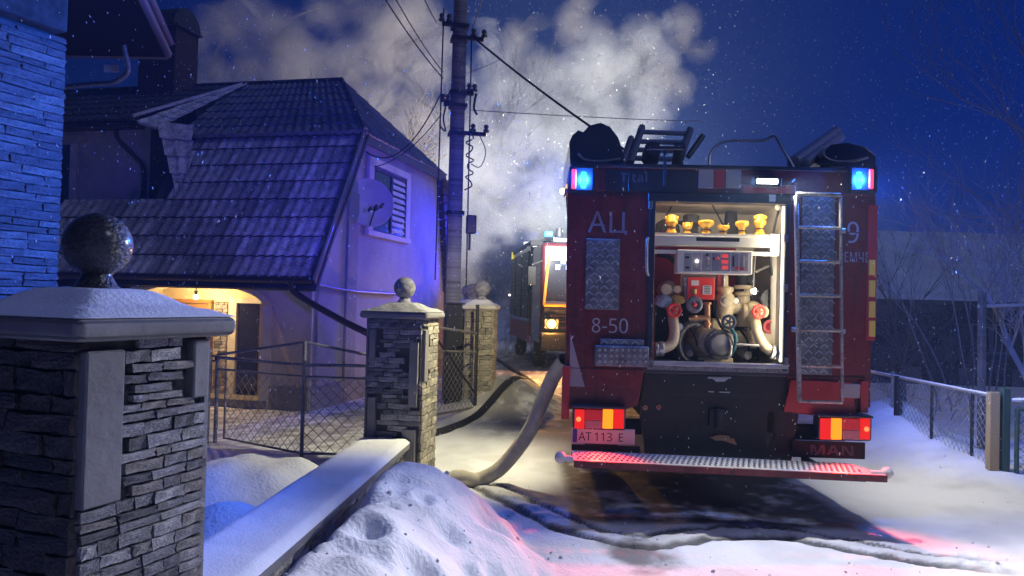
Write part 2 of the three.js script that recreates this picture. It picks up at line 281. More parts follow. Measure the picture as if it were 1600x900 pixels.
// ------------------------------------------------------------------ stone pillars and the low wall between them
function stoneFace(parent, w, h, tones, o = {}) { // split stones course by course over a face in the x,y plane, front at z = 0
  const r = rngOf(o.seed ?? 1), ok = o.ok ?? (() => true);
  let y = 0.004, c = 0;
  while (y < h - 0.015) {
    const hh = Math.min(h - y, rr(o.h0 ?? 0.032, o.h1 ?? 0.062, r)); let x = -w / 2 + rr(0, 0.02, r);
    while (x < w / 2 - 0.02) {
      let ww = Math.min(w / 2 - x, rr(o.w0 ?? 0.07, o.w1 ?? 0.19, r)); if (w / 2 - x - ww < 0.05) ww = w / 2 - x;
      if (ok(x + ww / 2, y + hh / 2)) {
        const s = shade(new THREE.Mesh(rocks[Math.floor(r() * 6)], tones[Math.floor(r() * tones.length)]));
        s.name = 'stone'; s.scale.set(ww - 0.008, hh - 0.008, rr(0.024, 0.024 + (o.relief ?? 0.024), r)); s.position.set(x + ww / 2, y + hh / 2, 0.008);
        s.rotation.z = rr(-0.035, 0.035, r) + (o.tilt ? o.tilt(y) : 0); if (r() < 0.5) s.rotation.y = Math.PI, s.rotation.x = 0, s.rotation.y = 0;
        if (o.map) o.map(s);
        parent.add(s); c++;
      }
      x += ww;
    }
    y += hh;
  }
  return c;
}
function snowPad(w, d, t, seed, edge = 0.05) { // a settled layer of snow with soft uneven edges
  const n = 20, g = new THREE.BoxGeometry(w, t, d, n, 1, n), p = g.attributes.position;
  for (let i = 0; i < p.count; i++) {
    const x = p.getX(i), z = p.getZ(i), q = Math.min(w / 2 - Math.abs(x), d / 2 - Math.abs(z));
    if (p.getY(i) > 0) p.setY(i, t * (0.02 + ss(0, edge * 1.6, q) * (0.8 + 0.5 * (fbm(x * 6 + seed, z * 6, 3, seed) - 0.3))));
    else p.setY(i, -0.002);
  }
  const m = mergeVertices(g.deleteAttribute('normal').deleteAttribute('uv')); m.computeVertexNormals(); m.setAttribute('uv', new THREE.BufferAttribute(new Float32Array(m.attributes.position.count * 2), 2));
  return m;
}
function ballProfile(R) { const p = [[R * 0.72, 0], [R * 0.74, R * 0.12], [R * 0.6, R * 0.25], [R * 0.45, R * 0.5], [R * 0.42, R * 0.62]]; for (let i = 0; i <= 14; i++) { const a = -1.1 + (i / 14) * (Math.PI / 2 + 1.1); p.push([Math.max(0.0005, R * Math.cos(a)), R * 1.5 + R * Math.sin(a)]); } return p; }
function capStone(S, y, over) { // a slab with a soft nose and a shallow hip
  const w = S + over * 2, t = 0.07;
  const hip = new THREE.CylinderGeometry(0.12 * 1.414, (w / 2 - 0.12) * 1.414, 0.05, 4, 1).rotateY(Math.PI / 4).translate(0, y + t + 0.024, 0);
  return [rb(w, t, w, 0.03, 0, y + t / 2, 0), hip];
}
function pillar(p, yaw, S, H, label, o = {}) {
  const t = thing('gate_pillar', label, 'pillar', p, yaw, o.group ?? 'stone gate pillars with ball finials');
  obj('core', [bx(S - 0.03, H, S - 0.03, 0, H / 2, 0)], mat.mortar, t);
  const faces = [['front', 0], ['right', Math.PI / 2]];
  for (const [f, a] of faces) {
    const spec = o[f]; if (!spec) continue;
    stoneFace(t, S - 0.01, H, spec.tones, { ...spec, map: (s) => { s.position.z += S / 2 - 0.015; s.position.applyAxisAngle(V(0, 1, 0), a); s.rotation.order = 'YXZ'; s.rotation.y += a; } });
    for (const [x, y, w, h] of spec.slabs ?? []) { const m = obj('corner_slab', [rb(w, h, 0.05, 0.008, x, y, S / 2 - 0.004)], mat.concrete, t); m.rotation.y = a; }
  }
  if (o.back) obj('plain_face', [bx(S - 0.005, H, 0.02, 0, H / 2, -S / 2), bx(0.02, H, S - 0.03, -S / 2, H / 2, 0)], mat.concrete, t);
  obj('cap', capStone(S, H, o.over ?? 0.07), o.capMat ?? mat.concrete, t);
  const sn = obj('cap_snow', [snowPad(S + (o.over ?? 0.07) * 2 - 0.02, S + (o.over ?? 0.07) * 2 - 0.02, 0.032, o.seed ?? 3).translate(0, H + 0.07, 0)], o.snowMat ?? mat.snowFine, t);
  sn.geometry = sn.geometry; // settles over the hip
  const pad = sn.geometry.attributes.position, w = S / 2 + (o.over ?? 0.07);
  for (let i = 0; i < pad.count; i++) { const q = Math.max(Math.abs(pad.getX(i)), Math.abs(pad.getZ(i))); if (pad.getY(i) > H + 0.069) pad.setY(i, pad.getY(i) + 0.058 * ss(w * 0.72, 0.1, q)); }
  sn.geometry = mergeVertices(sn.geometry.deleteAttribute('normal')); sn.geometry.computeVertexNormals();
  obj('ball_finial', [lathe(ballProfile(o.R ?? 0.107), 32).translate(0, H + 0.14, 0)], o.ballMat ?? mat.ball, t, true);
  return t;
}
{
  const slabOK = (list) => (x, y) => !list.some(([cx, cy, w, h]) => Math.abs(x - cx) < w / 2 + 0.02 && Math.abs(y - cy) < h / 2 + 0.02);
  // nearest: at the left edge of the picture
  const s1 = [[-0.18, 1.29, 0.135, 0.46], [0.2, 1.44, 0.07, 0.2]], s1f = [[0.12, 1.1, 0.2, 0.7]];
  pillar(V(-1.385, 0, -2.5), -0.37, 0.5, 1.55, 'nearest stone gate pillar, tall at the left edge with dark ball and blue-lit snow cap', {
    seed: 3, right: { tones: stoneTones, seed: 11, h0: 0.027, h1: 0.05, w0: 0.06, w1: 0.16, relief: 0.018, slabs: s1, ok: slabOK(s1), tilt: (y) => (y < 0.75 ? 0.11 : 0) }, front: { tones: shadeTones, seed: 12, w0: 0.12, w1: 0.26, h0: 0.045, h1: 0.075 }, back: true });
  const s2 = [[0.2, 0.98, 0.085, 0.62], [-0.205, 0.5, 0.08, 0.5], [0.17, 0.28, 0.13, 0.36], [-0.215, 1.25, 0.06, 0.3]], s2r = [[-0.17, 1.15, 0.12, 0.5]];
  const p2 = at(631, 500, 7.42);
  pillar(V(p2.x, 0, p2.z), -0.17, 0.55, 1.5, 'stone gate pillar at the far end of the low snowy wall', {
    seed: 5, ballMat: mat.ballSnow, snowMat: mat.ballSnow, over: 0.06, right: { tones: paleTones, seed: 15, relief: 0.015, slabs: s2r, ok: slabOK(s2r), h0: 0.04, h1: 0.08 }, front: { tones: stoneTones.slice(0, 4), seed: 16, relief: 0.012, slabs: s2, ok: slabOK(s2), h0: 0.035, h1: 0.06, w0: 0.09, w1: 0.22 }, back: true });
  // the three farther ones, fewer and smaller stones in view
  const far = (px, py, dep, label, S, H, c) => { const q = at(px, py, dep); return pillar(V(q.x, 0, q.z), -0.1, S, H, label, { seed: dep, ballMat: mat.ballSnow, capMat: mat.trim, over: 0.05, R: 0.13, right: { tones: paleTones, seed: dep + 2, h0: 0.06, h1: 0.1, w0: 0.12, w1: 0.3 }, front: { tones: c, seed: dep + 1, h0: 0.06, h1: 0.1, w0: 0.12, w1: 0.3 }, back: true }); };
  far(752, 500, 11.8, 'pale stone pillar with frosted ball beside the utility pole, ball largest of three', 0.44, 1.55, paleTones);
  far(738, 500, 14.6, 'stone pillar half hidden behind the pale pillar, middle ball of three', 0.4, 1.55, stoneTones);
  far(729, 500, 16.4, 'hidden stone pillar by the utility pole, smallest ball of three', 0.4, 1.55, stoneTones);
}
{ // low wall with a snow-covered coping
  const a = V(-1.5, 0, -2.85), b = V(-1.17, 0, -7.1), d = b.clone().sub(a), len = d.length(), yaw = Math.atan2(d.x, d.z) - Math.PI;
  const t = thing('low_wall', 'low stone wall with broad snow-covered coping between the two nearest pillars', 'wall', a.clone().add(b).multiplyScalar(0.5), yaw);
  obj('core', [bx(0.36, 0.29, len, 0, 0.145, 0)], mat.mortar, t);
  stoneFace(t, len, 0.28, stoneTones, { seed: 71, w0: 0.12, w1: 0.3, h0: 0.045, h1: 0.075, map: (s) => { s.position.z += 0.172; s.position.applyAxisAngle(V(0, 1, 0), Math.PI / 2); s.rotation.order = 'YXZ'; s.rotation.y += Math.PI / 2; } });
  obj('coping', [rb(0.5, 0.055, len, 0.01, 0, 0.31, 0)], mat.concrete, t);
  const n = 60, g = new THREE.BoxGeometry(0.5, 0.05, len, 12, 1, 140), p = g.attributes.position;
  for (let i = 0; i < p.count; i++) { const x = p.getX(i), z = p.getZ(i); if (p.getY(i) > 0) p.setY(i, 0.035 * ss(0, 0.05, 0.25 - Math.abs(x)) * (0.75 + 0.5 * fbm(x * 5, z * 5, 3, 4)) + 0.003); else p.setY(i, 0); }
  const m = mergeVertices(g.deleteAttribute('normal').deleteAttribute('uv')); m.computeVertexNormals(); m.setAttribute('uv', new THREE.BufferAttribute(new Float32Array(m.attributes.position.count * 2), 2));
  obj('snow_layer', [m.translate(0, 0.338, 0)], mat.snowFine, t);
}

// ------------------------------------------------------------------ the house with the tiled mansard roof
function plank3(a, b, w, h) { // a board on edge from a to b in a plane of constant x
  const d = b.clone().sub(a), g = new THREE.BoxGeometry(w, h, d.length());
  return g.applyMatrix4(new THREE.Matrix4().makeRotationX(-Math.atan2(d.y, d.z))).translate((a.x + b.x) / 2, (a.y + b.y) / 2, (a.z + b.z) / 2);
}
function patch(P, nu, nv, o = {}) { // pressed metal tile between four corners: waves across, a step at every course
  const [a, b, c, d] = P, per = 8, U = nu * per, up = b.clone().sub(a).cross(d.clone().sub(a)).normalize(), pos = [], idx = [];
  const row = (v, lift) => { for (let i = 0; i <= U; i++) { const u = i / U, q = a.clone().lerp(b, u).lerp(d.clone().lerp(c, u), v); q.addScaledVector(up, lift + (o.amp ?? 0.014) * Math.cos(u * nu * Math.PI * 2)); pos.push(q.x, q.y, q.z); } };
  for (let j = 0; j < nv; j++) { row(j / nv, (o.step ?? 0.03)); row((j + 1) / nv, 0.004); }
  row(0, -0.03);
  const W = U + 1;
  const quad = (r0, r1) => { for (let i = 0; i < U; i++) { const p = r0 * W + i, q = r1 * W + i; idx.push(p, p + 1, q, q, p + 1, q + 1); } };
  for (let j = 0; j < nv; j++) { quad(2 * j, 2 * j + 1); if (j) quad(2 * j - 1, 2 * j); }
  quad(2 * nv, 0);
  const g = new THREE.BufferGeometry(); g.setAttribute('position', new THREE.Float32BufferAttribute(pos, 3)); g.setIndex(idx);
  const h = g.toNonIndexed(); h.computeVertexNormals(); return h;
}
{
  const t = thing('house', 'house with snowy tiled mansard roof, arched porch and blue-lit gable', 'house', [-2.94, 0, -11], -0.237);
  const EY = 1.98, KY = 4.45, RY = 5.98, DZ = -6.2;
  t.updateMatrixWorld(true);
  const inv = t.matrixWorld.clone().invert(), HP = (px, py, z) => { const o = camera.position.clone().applyMatrix4(inv), d = ray(px, py).transformDirection(inv); return o.addScaledVector(d, (z - o.z) / d.z); };
  // walls: front with the arched porch opening, gable, back
  const fw = new THREE.Shape(); fw.moveTo(-9, 0); fw.lineTo(-9, EY + 0.02); fw.lineTo(0, EY + 0.02); fw.lineTo(0, 0); fw.lineTo(-0.62, 0); fw.lineTo(-0.62, 1.5);
  for (let i = 0; i <= 16; i++) { const a = (i / 16) * Math.PI; fw.lineTo(-1.92 + 1.3 * Math.cos(a), 1.5 + 0.4 * Math.sin(a)); }
  fw.lineTo(-3.22, 0); fw.lineTo(-9, 0);
  obj('front_wall', [new THREE.ExtrudeGeometry(fw, { depth: 0.22, bevelEnabled: false, curveSegments: 20 }).translate(0, 0, -0.22)], mat.plaster, t);
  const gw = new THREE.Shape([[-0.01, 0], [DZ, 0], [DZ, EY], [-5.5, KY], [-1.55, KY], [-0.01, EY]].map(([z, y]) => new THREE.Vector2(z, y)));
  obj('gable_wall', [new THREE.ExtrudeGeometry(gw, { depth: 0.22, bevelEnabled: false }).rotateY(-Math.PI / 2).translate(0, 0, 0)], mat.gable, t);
  obj('back_wall', [bx(9, 2, 0.2, -4.5, 1, DZ + 0.1), bx(0.2, 2, 6, -9, 1, -3.1)], mat.darkWall, t);
  obj('pilaster', [bx(0.05, 3.4, 0.36, 0.024, 1.7, -1.25)], mat.concrete, t);
  obj('corner_band', [bx(0.035, 2.0, 0.05, 0.016, 1.0, 0)], mat.plaster, t);
  // porch
  obj('porch_wall', [bx(3.3, 2.3, 0.1, -1.85, 1.15, -0.85)], mat.cream, t);
  for (const x of [-0.64, -3.2]) obj('porch_side', [bx(0.1, 2.2, 0.6, x, 1.1, -0.53)], mat.cream, t);
  obj('porch_ceiling', [bx(2.6, 0.08, 0.62, -1.92, 1.96, -0.53)], mat.cream, t);
  const HX = (px) => HP(px, 540, -0.77).x, dx = HX(331), sx = HX(345), fx = HX(365), gx = HX(388);
  const fd = obj('front_door', [rb(0.8, 1.5, 0.06, 0.01, dx - 0.46, 0.76, -0.77)], mat.door, t);
  for (const [u, v] of [[-0.2, 0.42], [0.2, 0.42], [-0.2, -0.35], [0.2, -0.35]]) obj('door_panel', [rb(0.28, v > 0 ? 0.42 : 0.6, 0.03, 0.012, dx - 0.46 + u, 0.78 + v, -0.735)], mat.door, fd);
  obj('door_frame', [bx(0.06, 1.56, 0.08, dx - 0.03, 0.78, -0.76), bx(0.06, 1.56, 0.08, dx - 0.89, 0.78, -0.76), bx(0.92, 0.06, 0.08, dx - 0.46, 1.56, -0.76)], mat.door, fd);
  { const sp = obj('stone_cladding', [bx(0.26, 1.56, 0.04, sx, 0.78, -0.79)], mat.mortar, t); stoneFace(sp, 0.25, 1.55, stoneTones, { seed: 90, w0: 0.08, w1: 0.18, h0: 0.05, h1: 0.08, map: (s) => { s.position.x += sx; s.position.z -= 0.76; } }); }
  const dw = obj('glazed_door', [bx(0.34, 1.5, 0.05, gx, 0.8, -0.77)], mat.glass, t);
  obj('frame', [bx(0.14, 1.62, 0.09, fx, 0.81, -0.75), bx(0.5, 0.08, 0.09, gx, 1.59, -0.75)], mat.trim, dw);
  for (const x of [-0.7, -3.14]) obj('arch_jamb', [bx(0.17, 1.52, 0.28, x, 0.76, -0.11)], mat.trim, t);
  const ab = new THREE.Shape(); for (let i = 0; i <= 20; i++) { const a = (i / 20) * Math.PI; ab.lineTo(-1.92 + 1.3 * Math.cos(a), 1.5 + 0.4 * Math.sin(a)); } for (let i = 20; i >= 0; i--) { const a = (i / 20) * Math.PI; ab.lineTo(-1.92 + 1.16 * Math.cos(a), 1.5 + 0.33 * Math.sin(a)); }
  obj('arch_band', [new THREE.ExtrudeGeometry(ab, { depth: 0.26, bevelEnabled: false }).translate(0, 0, -0.24)], mat.cream, t);
  obj('plinth', [bx(0.62, 0.35, 0.04, -0.31, 0.17, 0.02), bx(0.04, 0.35, 6, 0.022, 0.17, -3)], mat.concrete, t);
  obj('porch_step', [bx(2.5, 0.12, 0.5, -1.92, 0.06, -0.2)], mat.concrete, t);
  // steep lower slope: every tile in its course; lowest four courses run on below the dormer
  const rise = KY - EY, run = 1.55, len = Math.hypot(rise, run), ang = Math.atan2(rise, run), rows = 8, cw = 0.172, ch = (len + 0.07) / rows;
  const tg = [0, 1, 2, 3].map((k) => {
    const nx = 8, pos = [], idx = [], uv = [];
    const rws = [[-0.012, -0.03], [0, 0.03], [0.05, 0.036], [ch * 0.55, 0.018], [ch + 0.02, 0.004]];
    rws.forEach(([y, l]) => { for (let i = 0; i <= nx; i++) { const u = i / nx; pos.push((u - 0.5) * cw, y - (0.016 * Math.cos(u * Math.PI * 2)) * (y < 0.07 ? 1 : 0.2), l + 0.0085 * Math.cos(u * Math.PI * 2)); uv.push(u * cw * 0.9 + k * 0.37, y * 0.9 + k * 0.23); } });
    for (let j = 0; j < 4; j++) for (let i = 0; i < nx; i++) { const a = j * (nx + 1) + i, b = a + nx + 1; idx.push(a, a + 1, b, b, a + 1, b + 1); }
    const g = new THREE.BufferGeometry(); g.setAttribute('position', new THREE.Float32BufferAttribute(pos, 3)); g.setAttribute('uv', new THREE.Float32BufferAttribute(uv, 2)); g.setIndex(idx);
    const h = g.toNonIndexed(); h.computeVertexNormals(); h.addGroup(0, nx * 6, 1); h.addGroup(nx * 6, nx * 18, 0); return h;
  });
  const slope = obj('lower_roof', [bx(3.5, len + 0.24, 0.05, -1.62, 0, 0, ang - Math.PI / 2, 0, 0).translate(0, (EY + KY) / 2 - 0.1, -run / 2 + 0.025), bx(2.2, 1.62, 0.05, -4.2, 0, 0, ang - Math.PI / 2, 0, 0).translate(0, EY + 0.42, -0.36)], mat.roofDark, t);
  const tm = [0.4, 0.58, 0.76, 0.95].map((k) => std([k, k, k * 1.02], { map: snowDust, roughness: 0.85, bumpMap: rep(snowBump, 3), bumpScale: 0.012 }));
  const rt = rngOf(5);
  for (let j = 0; j < rows; j++) {
    const n = j < 4 ? 30 : [18, 18, 19, 20][j - 4], s = j * ch - 0.05;
    for (let i = 0; i < n; i++) {
      const m = shade(new THREE.Mesh(tg[Math.floor(rt() * 4)], [tm[Math.max(0, Math.min(3, Math.floor(fbm(i * 0.35, j * 0.7, 3, 44) * 5 - 0.6 + (rt() - 0.5) * 1.6)))], mat.brownMetal])); m.name = 'tile';
      m.position.set(-0.02 - (i + 0.5) * cw + 0.06, EY + s * Math.sin(ang) + 0.02, 0.02 - s * Math.cos(ang) + 0.02); m.rotation.x = ang - Math.PI / 2;
      slope.add(m);
    }
  }
  obj('verge_board', [plank3(V(0.1, EY - 0.1, 0.1), V(0.1, KY + 0.04, -1.52), 0.03, 0.2), rod(V(0.1, EY - 0.06, 0.13), V(0.1, KY + 0.06, -1.44), 0.035, 0.035, 6)], mat.fascia, t);
  obj('eave_gutter', [tube([V(-5.3, EY - 0.05, 0.13), V(-2, EY - 0.06, 0.13), V(0.1, EY - 0.07, 0.13)], 0.05, 12, 8), bx(5.3, 0.07, 0.03, -2.6, EY - 0.02, 0.06)], mat.brownMetal, t);
  obj('eave_soffit', [bx(5.3, 0.02, 0.1, -2.6, EY - 0.01, 0.05)], mat.brown, t);
  // upper slope, hip and far steep side
  obj('upper_roof', [patch([V(-3.42, KY - 0.02, -1.38), V(0.1, KY - 0.02, -1.38), V(-1.42, RY, -3.6), V(-3.75, RY + 0.02, -3.6)], 20, 7)], mat.tileDark, t);
  obj('upper_eave', [bx(3.5, 0.12, 0.05, -1.68, KY - 0.1, -1.46)], mat.roofDark, t);
  const hp = obj('hip_roof', [patch([V(0.12, KY - 0.04, -1.4), V(0.12, KY - 0.04, -5.62), V(-1.41, RY, -3.62), V(-1.42, RY, -3.6)], 24, 9, { amp: 0.01, step: 0.02 })], mat.tileDark, t);
  obj('hip_eave', [bx(0.05, 0.14, 4.2, 0.09, KY - 0.12, -3.5), bx(0.3, 0.03, 4.1, -0.06, KY - 0.08, -3.5)], mat.fascia, t);
  obj('hip_ridge', [rod(V(0.12, KY - 0.02, -1.39), V(-1.42, RY + 0.02, -3.6), 0.035), rod(V(-1.42, RY + 0.03, -3.6), V(-8.6, RY + 0.06, -3.6), 0.045)], mat.roofDark, t);
  obj('far_roof', [patch([V(0.12, EY - 0.1, -6.45), V(-5, EY - 0.1, -6.45), V(-5, KY, -5.55), V(0.12, KY, -5.55)], 20, 8), patch([V(0, KY, -5.6), V(-8.6, KY, -5.6), V(-8.6, RY, -3.6), V(-1.42, RY, -3.6)], 20, 5)], mat.tileDark, t);
  for (let k = 0; k < 14; k++) obj('verge_slat', [bx(0.16, 0.15, 0.5 - k * 0.0, 0.05, EY - 0.05 + k * 0.178, -6.22 + k * 0.047)], mat.brown, t);
  // cheek of tiles beside the dormer and the flared strip above it
  obj('roof_cheek', [patch([HP(286, 330, -0.78), HP(294, 326, -0.78), HP(305, 196, -1.46), HP(246, 190, -1.2)], 2, 5, { amp: 0.012, step: 0.05 })], tm[2], t);
  obj('dormer_verge', [rod(V(-4.16, KY + 0.32, -1.15), V(-3.6, RY, -3.5), 0.035, 0.035, 6), patch([V(-4.12, KY + 0.22, -1.2), V(-3.7, KY + 0.1, -1.25), V(-3.42, RY, -3.5), V(-3.65, RY + 0.02, -3.55)], 2, 6, { amp: 0.01, step: 0.02 })], tm[3], t);
  // dormer on the left
  obj('dormer_wall', [bx(2.45, 1.75, 0.14, -5.35, 3.92, -1.72)], mat.plaster, t);
  obj('dormer_cheek', [poly([[236, 200], [250, 195], [292, 330], [232, 335]].map(([x, y]) => { const p = HP(x, y, -1.5); return [p.x, p.y]; }), 0.1).translate(0, 0, -1.6)], mat.brown, t);
  const dwin = obj('dormer_window', [bx(0.62, 1.3, 0.04, -6.2, 3.75, -1.64)], mat.glass, t);
  obj('frame', [bx(0.16, 1.5, 0.06, -5.82, 3.8, -1.63), bx(0.9, 0.14, 0.06, -6.1, 4.5, -1.63)], mat.trim, dwin);
  obj('dormer_roof', [patch([V(-8.6, 4.74, -1.35), V(-4.1, 4.74, -1.25), V(-3.6, RY + 0.02, -3.6), V(-8.6, RY + 0.04, -3.6)], 24, 6)], mat.roofDark, t);
  obj('dormer_fascia', [bx(4.4, 0.16, 0.04, -6.3, 4.66, -1.36)], mat.brown, t);
  obj('dormer_gutter', [tube([V(-8.6, 4.66, -1.28), V(-6, 4.64, -1.27), V(-4.3, 4.62, -1.24)], 0.055, 12, 8)], mat.brownMetal, t);
  obj('dormer_downpipe', [tube([V(-4.62, 4.62, -1.28), V(-4.62, 4.45, -1.3), V(-4.42, 4.12, -1.56), V(-4.3, 3.95, -1.6), V(-4.3, 3.2, -1.6)], 0.04, 24, 8)], mat.brownMetal, t);
  const ch1 = obj('chimney', [bx(0.86, 2.0, 0.7, -5.2, 6.1, -3.3)], mat.brown, t);
  obj('chimney_hood', [tr(new THREE.CylinderGeometry(0.42, 0.42, 0.86, 16, 1, false, 0, Math.PI), -5.2, 7.1, -3.3, 0, 0, Math.PI / 2), bx(1.0, 0.04, 0.8, -5.2, 7.08, -3.3)], mat.roofDark, ch1);
  // gable window with a pale surround and a roller blind half down
  const w0 = V(0, 3.9, -1.95), wz = -2.75, wn = obj('gable_window', [bx(0.05, 1.08, 1.6, 0.0, 3.42, wz)], mat.glass, t);
  obj('surround', [bx(0.06, 0.12, 1.9, 0.02, 4.05, wz), bx(0.06, 1.2, 0.2, 0.02, 3.41, wz - 0.86), bx(0.06, 1.2, 0.2, 0.02, 3.41, wz + 0.86), bx(0.09, 0.09, 1.95, 0.03, 2.8, wz)], mat.trim, wn);
  obj('sash', [bx(0.05, 1.08, 0.06, 0.02, 3.42, wz - 0.05), bx(0.05, 0.05, 1.5, 0.022, 3.93, wz), bx(0.05, 1.08, 0.05, 0.021, 3.42, wz - 0.72), bx(0.05, 1.08, 0.05, 0.021, 3.42, wz + 0.72)], mat.brown, wn);
  for (let k = 0; k < 9; k++) obj('slat', [bx(0.012, 0.075, 0.58, 0.034, 3.86 - k * 0.115, wz - 0.4, 0, 0, 0.3)], mat.trim, wn);
  obj('gable_pipe', [tube([V(0.06, 1.86, -0.1), V(0.06, 1.8, -1.0), V(0.06, 1.77, -3.2)], 0.025, 12, 6)], mat.galv, t);
  obj('downpipe', [tube([V(-0.24, EY - 0.08, 0.13), V(-0.24, EY - 0.2, 0.12), V(-0.1, EY - 0.3, 0.12), V(0.55, EY - 0.6, 0.2), V(1.6, EY - 1.08, 0.2), V(1.75, EY - 1.3, 0.2), V(1.75, 0.1, 0.2)], 0.05, 40, 10)], mat.brownMetal, t);
  // porch lamp on a short cord
  const lp = obj('porch_lamp', [cyl(0.008, 0.008, 0.2, -2.12, 1.82, -0.25, 0, 0, 0, 6), cyl(0.03, 0.02, 0.06, -2.12, 1.7, -0.25)], mat.iron, t);
  obj('bulb', [new THREE.SphereGeometry(0.04, 16, 12).translate(-2.12, 1.63, -0.25)], mat.bulb, lp);
  const pl = new THREE.PointLight(L(1, 0.66, 0.28), 4); pl.position.set(-2.12, 1.63, -0.25); pl.castShadow = true; pl.name = 'porch_bulb'; t.add(pl);
}
{ // satellite dish on the gable
  const p = at(576, 318, 12.5), t = thing('satellite_dish', 'round white satellite dish with three receivers on the blue gable wall', 'satellite dish', p, 0.42);
  const prof = []; for (let i = 0; i <= 12; i++) { const r = 0.41 * i / 12; prof.push(new THREE.Vector2(Math.max(r, 0.0005), r * r * 0.42)); } for (let i = 12; i >= 0; i--) { const r = 0.415 * i / 12; prof.push(new THREE.Vector2(Math.max(r, 0.0005), r * r * 0.42 - 0.012)); }
  obj('reflector', [new THREE.LatheGeometry(prof, 40).rotateX(Math.PI / 2 - 0.15)], mat.trim, t, true);
  obj('arm', [rod(V(0, -0.4, 0.08), V(0.02, -0.1, 0.42), 0.013), rod(V(0, 0, -0.03), V(-0.05, -0.05, -0.5), 0.03)], mat.iron, t);
  for (const [x, y] of [[-0.07, -0.14], [0.02, -0.1], [0.12, -0.07]]) obj('receiver', [cyl(0.025, 0.03, 0.11, x, y, 0.42, 1.3), rod(V(x, y, 0.42), V(0.02, -0.16, 0.4), 0.01)], mat.iron, t);
}

// ------------------------------------------------------------------ the neighbouring house at the left edge
{
  const t = thing('stone_house', 'neighbouring house at the left edge clad in blue-lit stone slips', 'house', [-3.34, 0, -5.5], 0);
  const yaw = Math.PI / 2 - 0.42, w = 2.6, H = 3.55, wall = new THREE.Group(); wall.name = 'side_wall';
  // local frame of the wall: x runs away from the corner towards the camera
  const W = obj('side_wall', [bx(w, H, 0.25, -w / 2, H / 2, -0.135)], mat.mortar, t); W.rotation.y = yaw;
  stoneFace(W, 2.0, H - 0.02, slateTones, { seed: 140, h0: 0.045, h1: 0.07, w0: 0.16, w1: 0.42, relief: 0.012, ok: (x, y) => y > 1.45, map: (s) => { s.position.x -= 1.0; s.scale.z *= 0.55; } });
  obj('corner_beam', [rb(1.1, 0.34, 0.3, 0.02, -0.62, H + 0.17, -0.02), rb(1.5, 0.16, 0.4, 0.02, -0.8, H + 0.43, 0.0)], std([0.07, 0.07, 0.075], { map: rep(nC, 0.8) }), W);
  obj('end_wall', [bx(4, H, 0.2, -2.2, H / 2, -0.2)], mat.darkWall, t);
  // deep roof overhang seen from below
  const c1 = at(262, 92, 8.2), c0 = at(205, 0, 6.0), c2 = at(60, 104, 8.4), y = 4.25;
  const sh = new THREE.Shape([[c1.x, c1.z], [c0.x + 0.25, c0.z + 1.0], [-8, c0.z + 1.0], [-8, c1.z - 0.1]].map(([x, z]) => new THREE.Vector2(x + 3.34, -(z + 5.5))));
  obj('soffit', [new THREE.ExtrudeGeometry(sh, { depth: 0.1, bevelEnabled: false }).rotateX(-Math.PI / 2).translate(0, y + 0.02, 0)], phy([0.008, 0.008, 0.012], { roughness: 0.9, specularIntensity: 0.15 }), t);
  const a = V(c1.x + 3.34, y + 0.06, c1.z + 5.5), b = V(c0.x + 3.34 + 0.25, y + 0.06, c0.z + 5.5 + 1.0);
  obj('verge_board', [rod(a, b, 0.045, 0.045, 6), rod(a.clone().add(V(0, 0.14, 0)), b.clone().add(V(0, 0.14, 0)), 0.07, 0.07, 4), rod(a, a.clone().add(V(-4, 0, -0.1)), 0.06, 0.06, 4)], mat.fascia, t);
  obj('roof_plane', [bx(5, 0.08, 3.8, -3.2, y + 0.9, -1.2, 0, 0, 0.4)], mat.roofDark, t);
  const g0 = at(84, 138, 8.3), g1 = at(182, 127, 8.0), g2 = at(200, 104, 7.9), lo = (p) => p.clone().sub(t.position);
  obj('gutter', [tube([lo(g0), lo(g0.clone().lerp(g1, 0.6)), lo(g1), lo(g1.clone().lerp(g2, 0.6)).add(V(0.04, 0, 0)), lo(g2), lo(g2).add(V(0, 0.2, 0.1))], 0.026, 40, 8)], mat.aluDull, t);
  obj('vent_grille', [rb(0.16, 0.08, 0.02, 0.01, 0, 0, 0)], mat.trim, t).position.copy(lo(at(174, 107, 8.0)));
}

